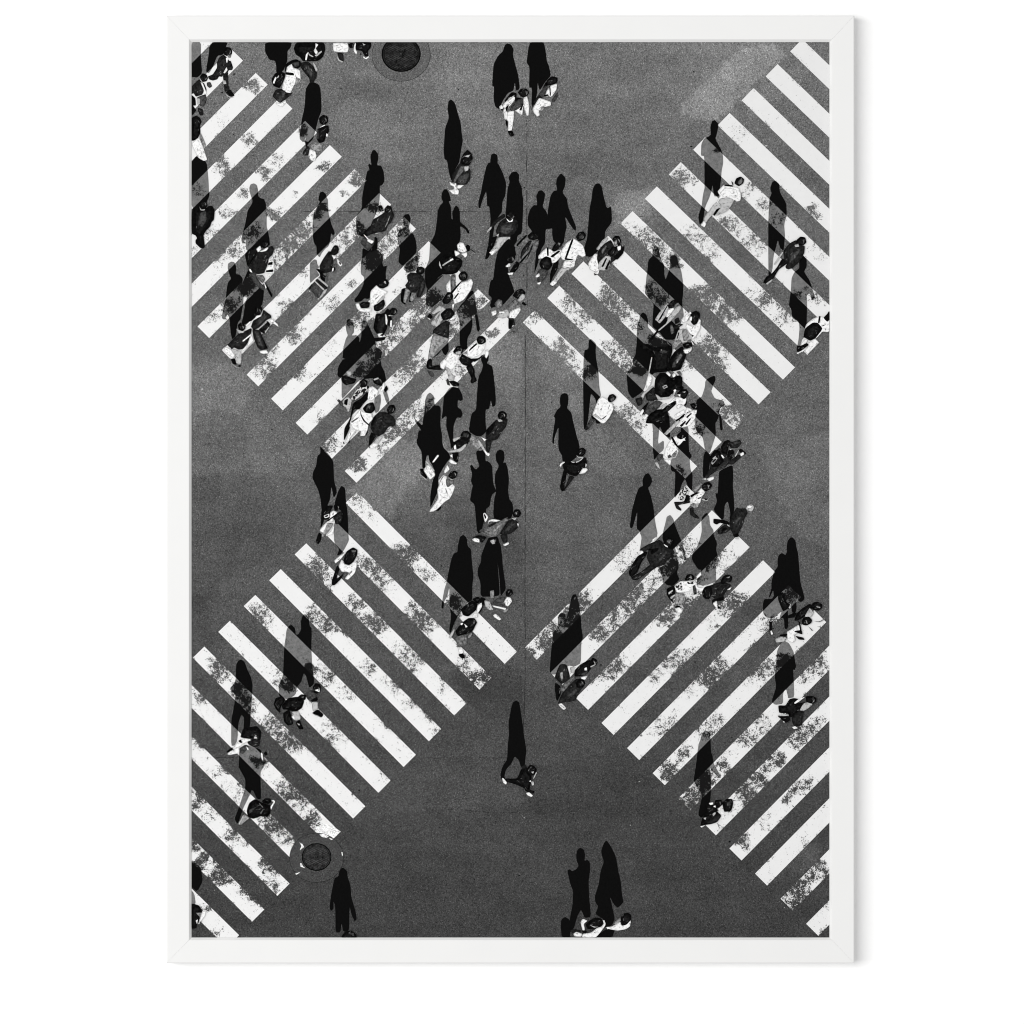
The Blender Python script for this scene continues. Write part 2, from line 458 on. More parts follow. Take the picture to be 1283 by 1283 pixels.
STRIPES = []      # quads: near-left, ... as a, b, c, d with a->b along the stripe
for k in range(13):                       # upper left crossing, running up to the right
    L = (247.5 + 30.75 * (k - 6), 409.0 + 30.2 * (k - 6))
    R = (320.4 + 30.95 * (k - 2), 91.4 + 30.1 * (k - 2))
    STRIPES.append((L, R, (R[0] + 15.0, R[1] + 14.6), (L[0] + 14.6, L[1] + 14.6), .745))
TR = [(990, 64.5), (959.3, 95.7), (929.2, 125.8), (899.2, 157), (868.5, 187.6), (838, 218.6), (808, 249), (777.5, 280),
      (747, 311), (716, 343), (685.7, 373.4), (655, 404)]
for i, (x, y) in enumerate(TR):           # upper right crossing, running down to the right
    dx, dy = 203.5, 195.6
    STRIPES.append(((x, y), (x + dx, y + dy), (x + dx + 15, y + dy - 15.3), (x + 15, y - 15.5), .705 + .003 * i))
for k in range(12):                       # lower left crossing, running down to the right
    x, y = 433 - 31.9 * k, 630 + 32.35 * k
    E = (632.3 - 31.65 * k, 831.8 + 32.3 * k)
    STRIPES.append(((x, y), E, (E[0] + 15.4, E[1] - 15.4), (x + 14.5, y - 14), .745))
for k in range(13):                       # lower right crossing, running up to the right
    x, y = 657.5 + 32.05 * k, 811.5 + 31.45 * k
    T = (860 + 32.0 * k, 608 + 31.3 * k)
    STRIPES.append(((x, y), T, (T[0] + 15.2, T[1] + 15), (x + 15.2, y + 15), .725))

CELLS = []        # clipped stripe cells (convex), with bbox, for shading shadows that fall on the paint
def build_stripe(q):
    a, b, c, d, pv = q
    L = math.hypot(b[0] - a[0], b[1] - a[1]); W = math.hypot(d[0] - a[0], d[1] - a[1])
    n, m = max(2, int(L / 4.0)), max(2, int(W / 4.0))
    vs_, fs, tn, wr, pt = [], [], [], [], []
    def edge(p):
        # paint wears off first along the long edges
        r = abs((p[0] - a[0]) * (b[1] - a[1]) - (p[1] - a[1]) * (b[0] - a[0])) / L / W
        e = max(0.0, 1 - min(r, 1 - r) * 4.5)
        return e * max(0.0, 0.05 + .5 * mnoise.noise((p[0] / 16.0, p[1] / 16.0, 4.4)))
    def node(i, j):
        return lerp(lerp(a, b, i / n), lerp(d, c, i / n), j / m)
    for i in range(n):
        for j in range(m):
            cell = [node(i, j), node(i + 1, j), node(i + 1, j + 1), node(i, j + 1)]
            if max(p[0] for p in cell) < INN[0] or min(p[0] for p in cell) > INN[2] or max(p[1] for p in cell) < INN[1] or min(p[1] for p in cell) > INN[3]:
                continue
            if (min(p[0] for p in cell) < INN[0] or max(p[0] for p in cell) > INN[2] or min(p[1] for p in cell) < INN[1] or max(p[1] for p in cell) > INN[3]):
                cell = clip_convex(cell, FRAME_RECT)
                if len(cell) < 3:
                    continue
            CELLS.append((min(p[0] for p in cell), min(p[1] for p in cell), max(p[0] for p in cell), max(p[1] for p in cell), cell))
            base = len(vs_)
            for p in cell:
                vs_.append(P(p[0], p[1], PRINT_D + .00006)); tn.append(street_tone(*p)); wr.append(wear_at(*p) + edge(p)); pt.append(pv)
            fs.append(tuple(range(base, base + len(cell))))
    if fs:
        # paint edges are slightly ragged: the first and last rows wear a little more
        link('printed_stripe', vs_, fs, M_paint, printed, {'tone': tn, 'wear': wr, 'paint': pt})
for q in STRIPES:
    build_stripe(q)
HASH = {}
for ci, c_ in enumerate(CELLS):
    HASH.setdefault((int((c_[0] + c_[2]) / 2 // 16), int((c_[1] + c_[3]) / 2 // 16)), []).append(ci)

# ------------------------------------------------------------------ manhole covers
def ellipse(cx, cy, rx, ry, n=56):
    return [(cx + rx * math.cos(2 * math.pi * i / n), cy + ry * math.sin(2 * math.pi * i / n)) for i in range(n)]
def poly_mesh(polys):
    """polys: list of (points, tone, spk, lift) -> arrays"""
    v, f, t, s = [], [], [], []
    for pts, tn, sp, lift in polys:
        pts = clip_convex(pts, FRAME_RECT)
        if len(pts) < 3 or abs(area(pts)) < .05:
            continue
        base = len(v)
        v += [P(x, y, PRINT_D + lift) for x, y in pts]
        t += [tn] * len(pts); s += [sp] * len(pts)
        for tri in tessellate_polygon([[Vector((x, -y, 0)) for x, y in pts]]):
            p0, p1, p2 = (pts[i] for i in tri)
            ar = (p1[0] - p0[0]) * (p2[1] - p0[1]) - (p2[0] - p0[0]) * (p1[1] - p0[1])
            if abs(ar) < 1e-6:
                continue
            tri = tuple(base + i for i in tri)
            f.append(tri if ar < 0 else tri[::-1])      # always facing out of the wall
    return v, f, t, s

def manhole(cx, cy, r0, r1, rx, ry, tones, marks):
    polys = [(ellipse(cx, cy + 1, r0 + .7, r1 + .7), tones[0] * .35, 0, .000086), (ellipse(cx, cy + 1, r0, r1), tones[0], 0, .00009)]
    polys += [(m_, .75, 0, .0001 + i * 1e-6) for i, m_ in enumerate(marks)]
    v, f, t, s = poly_mesh(polys)
    ring = link('printed_manhole_ring', v, f, M_tarmac, printed, {'tone': t, 'spk': s})
    polys = [(ellipse(cx, cy, rx, ry), .003, 0, .00013), (ellipse(cx, cy, rx * .93, ry * .92), tones[2], 0, .000134),
             (ellipse(cx, cy, rx * .90, ry * .895), tones[3], 0, .000138)]
    # studded tread plate
    st = 1.55
    for i in range(-18, 19):
        for j in range(-18, 19):
            x, y = cx + i * st * 1.08 + (j % 2) * st * .54, cy + j * st * .9
            if ((x - cx) / (rx * .84)) ** 2 + ((y - cy) / (ry * .83)) ** 2 < 1 and ((x - cx) / 4) ** 2 + ((y - cy) / 3.4) ** 2 > 1:
                polys.append(([(x - .5, y), (x, y - .45), (x + .5, y), (x, y + .45)], tones[1], 0, .000142))
    polys.append((ellipse(cx, cy, 3.6, 3.0, 20), tones[2], 0, .000142))
    polys.append((ellipse(cx, cy, 2.3, 1.7, 20), .01, 0, .000146))
    polys.append((ellipse(cx - .2, cy - .2, 1.0, .7, 12), tones[1], 0, .00015))
    v, f, t, s = poly_mesh(polys)
    link('printed_manhole_cover', v, f, M_ink, printed, {'tone': t, 'spk': s})
manhole(502.6, 67.8, 36.2, 32.6, 24.6, 22.4, (.105, .062, .016, .009), [])
Bq = lambda s: [(230 + float(a.split(',')[0]) / 5.578, 1020 + float(a.split(',')[1]) / 5.578) for a in s.split()]
manhole(396.7, 1073.8, 33.4, 30.6, 18.6, 17.4, (.056, .085, .03, .016), [
    Bq('915,98 950,78 992,69 1045,86 1098,121 1050,168 1020,148 985,136 943,132'), Bq('950,140 985,140 1015,156 1000,166 965,160'), Bq('1018,165 1047,175 1030,182'), Bq('808,192 818,205 832,208 842,230 812,252 824,222'),
    Bq('813,340 828,348 833,362 850,378 818,368'), Bq('778,417 817,404 790,424'), Bq('1103,265 1112,268 1113,290 1107,290')])

# ------------------------------------------------------------------ printed walkers and their cast shadows
REG = dict(a=(230, 45, 6.415), b=(430, 45, 6.415), c=(630, 45, 6.415), d=(840, 45, 6.415), e=(230, 215, 8.553), f=(360, 215, 8.553),
           g=(490, 215, 8.553), h=(600, 205, 6.415), i=(860, 205, 6.415), j=(230, 320, 8.553), k=(410, 320, 9.869), l=(520, 300, 8.553),
           m=(780, 295, 9.869), n=(780, 400, 9.869), o=(400, 450, 8.553), p=(510, 420, 8.553), q=(670, 420, 8.553), r=(380, 540, 6.415),
           s=(520, 550, 8.553), t=(780, 520, 7.547), u=(780, 630, 8.553), v=(540, 660, 6.415), w=(920, 660, 9.869), x=(660, 740, 8.015),
           y=(920, 780, 8.553), z=(230, 750, 6.415), A=(230, 880, 8.02), B=(230, 1020, 5.578), C=(600, 860, 8.55), D=(830, 900, 8.017),
           E=(680, 1040, 8.55), G=(780, 460, 7.547), H=(680, 550, 16.04), I=(960, 370, 14.256), J=(370, 310, 16.04), U=(0, 0, 1))
TONES = dict(k=.0035, d=.0125, e=.043, g=.10, m=.20, l=.42, w=.80, n=.3)

def soften(pts, k=.2):
    out = []
    n = len(pts)
    for i in range(n):
        p, q = pts[i], pts[(i + 1) % n]
        out.append(lerp(p, q, k)); out.append(lerp(p, q, 1 - k))
    return out

def parse(text):
    items = []
    for line in text.strip().splitlines():
        if line[0] == 'S' and len(line.strip()) == 1:
            items.append(('S', '', []))
        elif line.startswith('P '):
            items.append(('P', line[2:].strip(), []))
        else:
            x0, y0, sc = REG[line[0]]
            pts = [tuple(float(q) for q in w.split(',')) for w in line[2:].split()]
            items[-1][2].append((line[1], [(x0 + x / sc, y0 + y / sc) for x, y in pts]))
    return items

SLOT = [0]
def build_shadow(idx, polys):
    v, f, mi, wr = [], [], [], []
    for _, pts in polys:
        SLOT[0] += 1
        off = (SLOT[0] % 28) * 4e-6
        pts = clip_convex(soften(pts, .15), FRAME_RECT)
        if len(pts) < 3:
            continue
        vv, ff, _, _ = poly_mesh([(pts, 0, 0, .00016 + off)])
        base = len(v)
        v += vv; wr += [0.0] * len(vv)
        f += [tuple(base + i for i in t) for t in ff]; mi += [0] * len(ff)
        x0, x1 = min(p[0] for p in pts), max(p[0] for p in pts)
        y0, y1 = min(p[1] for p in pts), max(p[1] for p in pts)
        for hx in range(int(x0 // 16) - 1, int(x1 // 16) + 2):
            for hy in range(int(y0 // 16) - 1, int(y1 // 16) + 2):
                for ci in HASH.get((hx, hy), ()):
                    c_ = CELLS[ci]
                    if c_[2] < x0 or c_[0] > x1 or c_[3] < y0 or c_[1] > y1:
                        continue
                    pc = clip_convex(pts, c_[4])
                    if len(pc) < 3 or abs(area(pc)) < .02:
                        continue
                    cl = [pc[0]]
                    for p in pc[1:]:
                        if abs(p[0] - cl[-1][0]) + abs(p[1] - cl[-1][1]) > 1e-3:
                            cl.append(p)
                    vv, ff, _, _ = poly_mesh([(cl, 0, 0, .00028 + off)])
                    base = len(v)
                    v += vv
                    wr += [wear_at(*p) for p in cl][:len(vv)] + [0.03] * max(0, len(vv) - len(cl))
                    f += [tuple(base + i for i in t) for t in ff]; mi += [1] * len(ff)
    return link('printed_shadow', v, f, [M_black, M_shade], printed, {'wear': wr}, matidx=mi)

def inset(pts, dist, sx, sy):
    if area(pts) < 0:
        pts = pts[::-1]
    out = []
    n = len(pts)
    for i in range(n):
        a, b, c = pts[i - 1], pts[i], pts[(i + 1) % n]
        tx, ty = c[0] - a[0], c[1] - a[1]
        L = math.hypot(tx, ty) or 1.0
        out.append((b[0] - ty / L * dist + sx, b[1] + tx / L * dist + sy))
    return out
RIM = dict(w=(.68, 1.0, 1.0), l=(.72, 1.05, 1.1), m=(.72, 1.1, 1.3), g=(.7, 1.05, 1.4), e=(.65, 1.0, 1.2), d=(.6, .95, 1.35), k=(1.0, 1.0, 2.2), n=(1, 1, 1))
def shaded(t, pts, off):
    """a printed patch of clothing with its darker edge and lighter middle"""
    T = TONES[t]
    if t == 'n' or len(pts) < 4:
        return [(pts, T, 1.0 if t == 'n' else 0.0, off)]
    q = soften(soften(pts, .12), .25)
    A = abs(area(q))
    per = sum(math.hypot(q[i][0] - q[i - 1][0], q[i][1] - q[i - 1][1]) for i in range(len(q)))
    w = A / per
    r = RIM[t]
    if w < .95 or t == 'k' and w < 2.4:
        return [(q, T, 0.0, off)]
    out = [(q, T * r[0], 0.0, off), (inset(q, min(.85, w * .5), .22, .3), T * r[1], 0.0, off + 1e-6)]
    if w > 1.9:
        out.append((inset(q, w * .75, .5, .55), T * r[2], 0.0, off + 2e-6))
    return out

def build_figure(idx, label, polys):
    off = .00042 + (idx % 16) * 6.03e-5
    ps = []
    for i, (t, pts) in enumerate(polys):
        ps += shaded(t, pts, off + i * 4e-6)
    # creases of the clothing: thin strokes along the length of each larger patch
    rf = random.Random(100 + idx)
    for i, (t, pts) in enumerate(polys):
        A = abs(area(pts))
        if t == 'n' or A < 38 or len(pts) < 5:
            continue
        mx = sum(p[0] for p in pts) / len(pts); my = sum(p[1] for p in pts) / len(pts)
        sxx = sum((p[0] - mx) ** 2 for p in pts); syy = sum((p[1] - my) ** 2 for p in pts); sxy = sum((p[0] - mx) * (p[1] - my) for p in pts)
        th = .5 * math.atan2(2 * sxy, sxx - syy)
        R = math.sqrt(max(sxx, syy) / len(pts))
        for c in range(min(6, int(A / 26))):
            a_ = th + rf.uniform(-.55, .55)
            ox, oy = mx + rf.uniform(-1, 1) * R * .75, my + rf.uniform(-1, 1) * R * .75
            ln = rf.uniform(1.6, min(5.5, R * .9 + 1.2)); bend = rf.uniform(-.6, .6); wd = rf.uniform(.22, .42)
            ax_, ay_ = math.cos(a_), math.sin(a_)
            line = [(ox + ax_ * ln * u - ay_ * bend * (1 - (2 * u) ** 2), oy + ay_ * ln * u + ax_ * bend * (1 - (2 * u) ** 2)) for u in (-.5, -.17, .17, .5)]
            if not all(inside(pts, *p) for p in line):
                continue
            if t in 'wl':
                tn = rf.choice((.10, .2, .3))
            elif t in 'mg':
                tn = rf.choice((.02, .35, .05))
            else:
                tn = rf.choice((.05, .09, .002, .14)) if t != 'k' else rf.choice((.03, .05, .10))
            st = line[:1] + [(p[0] - ay_ * wd, p[1] + ax_ * wd) for p in line[1:3]] + line[3:] + [(p[0] + ay_ * wd, p[1] - ax_ * wd) for p in line[2:0:-1]]
            ps.append((st, tn, 0.0, off + i * 4e-6 + 3e-6))
    # the sun catches the crown of each dark head: a small arc of shine
    k = 0
    for i, (t, pts) in enumerate(polys):
        w_ = max(p[0] for p in pts) - min(p[0] for p in pts); h_ = max(p[1] for p in pts) - min(p[1] for p in pts)
        ar = abs(area(pts))
        if t == 'k' and 7 < w_ < 15 and 7 < h_ < 15 and ar > .62 * w_ * h_ and .65 < w_ / h_ < 1.5 and k < 2:
            if any(q in 'gmlw' and abs(area(pp)) < 12 and min(p[0] for p in pp) > min(p[0] for p in pts) - 1 and max(p[0] for p in pp) < max(p[0] for p in pts) + 1
                   and min(p[1] for p in pp) > min(p[1] for p in pts) - 1 and max(p[1] for p in pp) < max(p[1] for p in pts) + 1 for q, pp in polys[i + 1:]):
                continue
            cx = sum(p[0] for p in pts) / len(pts) + .6; cy = sum(p[1] for p in pts) / len(pts) + .5
            r = math.sqrt(ar / math.pi); a0 = -.9 + .6 * math.sin(idx * 2.3); n_ = 7
            arc = [(cx + r * .52 * math.cos(a0 + 2.1 * j / n_), cy + r * .52 * math.sin(a0 + 2.1 * j / n_)) for j in range(n_ + 1)]
            arc += [(cx + r * (.50 - .20 * math.sin(math.pi * j / n_)) * math.cos(a0 + 2.1 * j / n_), cy + r * (.50 - .20 * math.sin(math.pi * j / n_)) * math.sin(a0 + 2.1 * j / n_)) for j in range(n_, -1, -1)]
            ps.append((arc, TONES['g'] if idx % 3 else TONES['m'], 0.0, off + (len(polys) + k) * 4e-6)); k += 1
    v, f, t, s = poly_mesh(ps)
    o = link('printed_person', v, f, M_ink, printed, {'tone': t, 'spk': s})
    o['label'] = 'printed ' + label
    return o

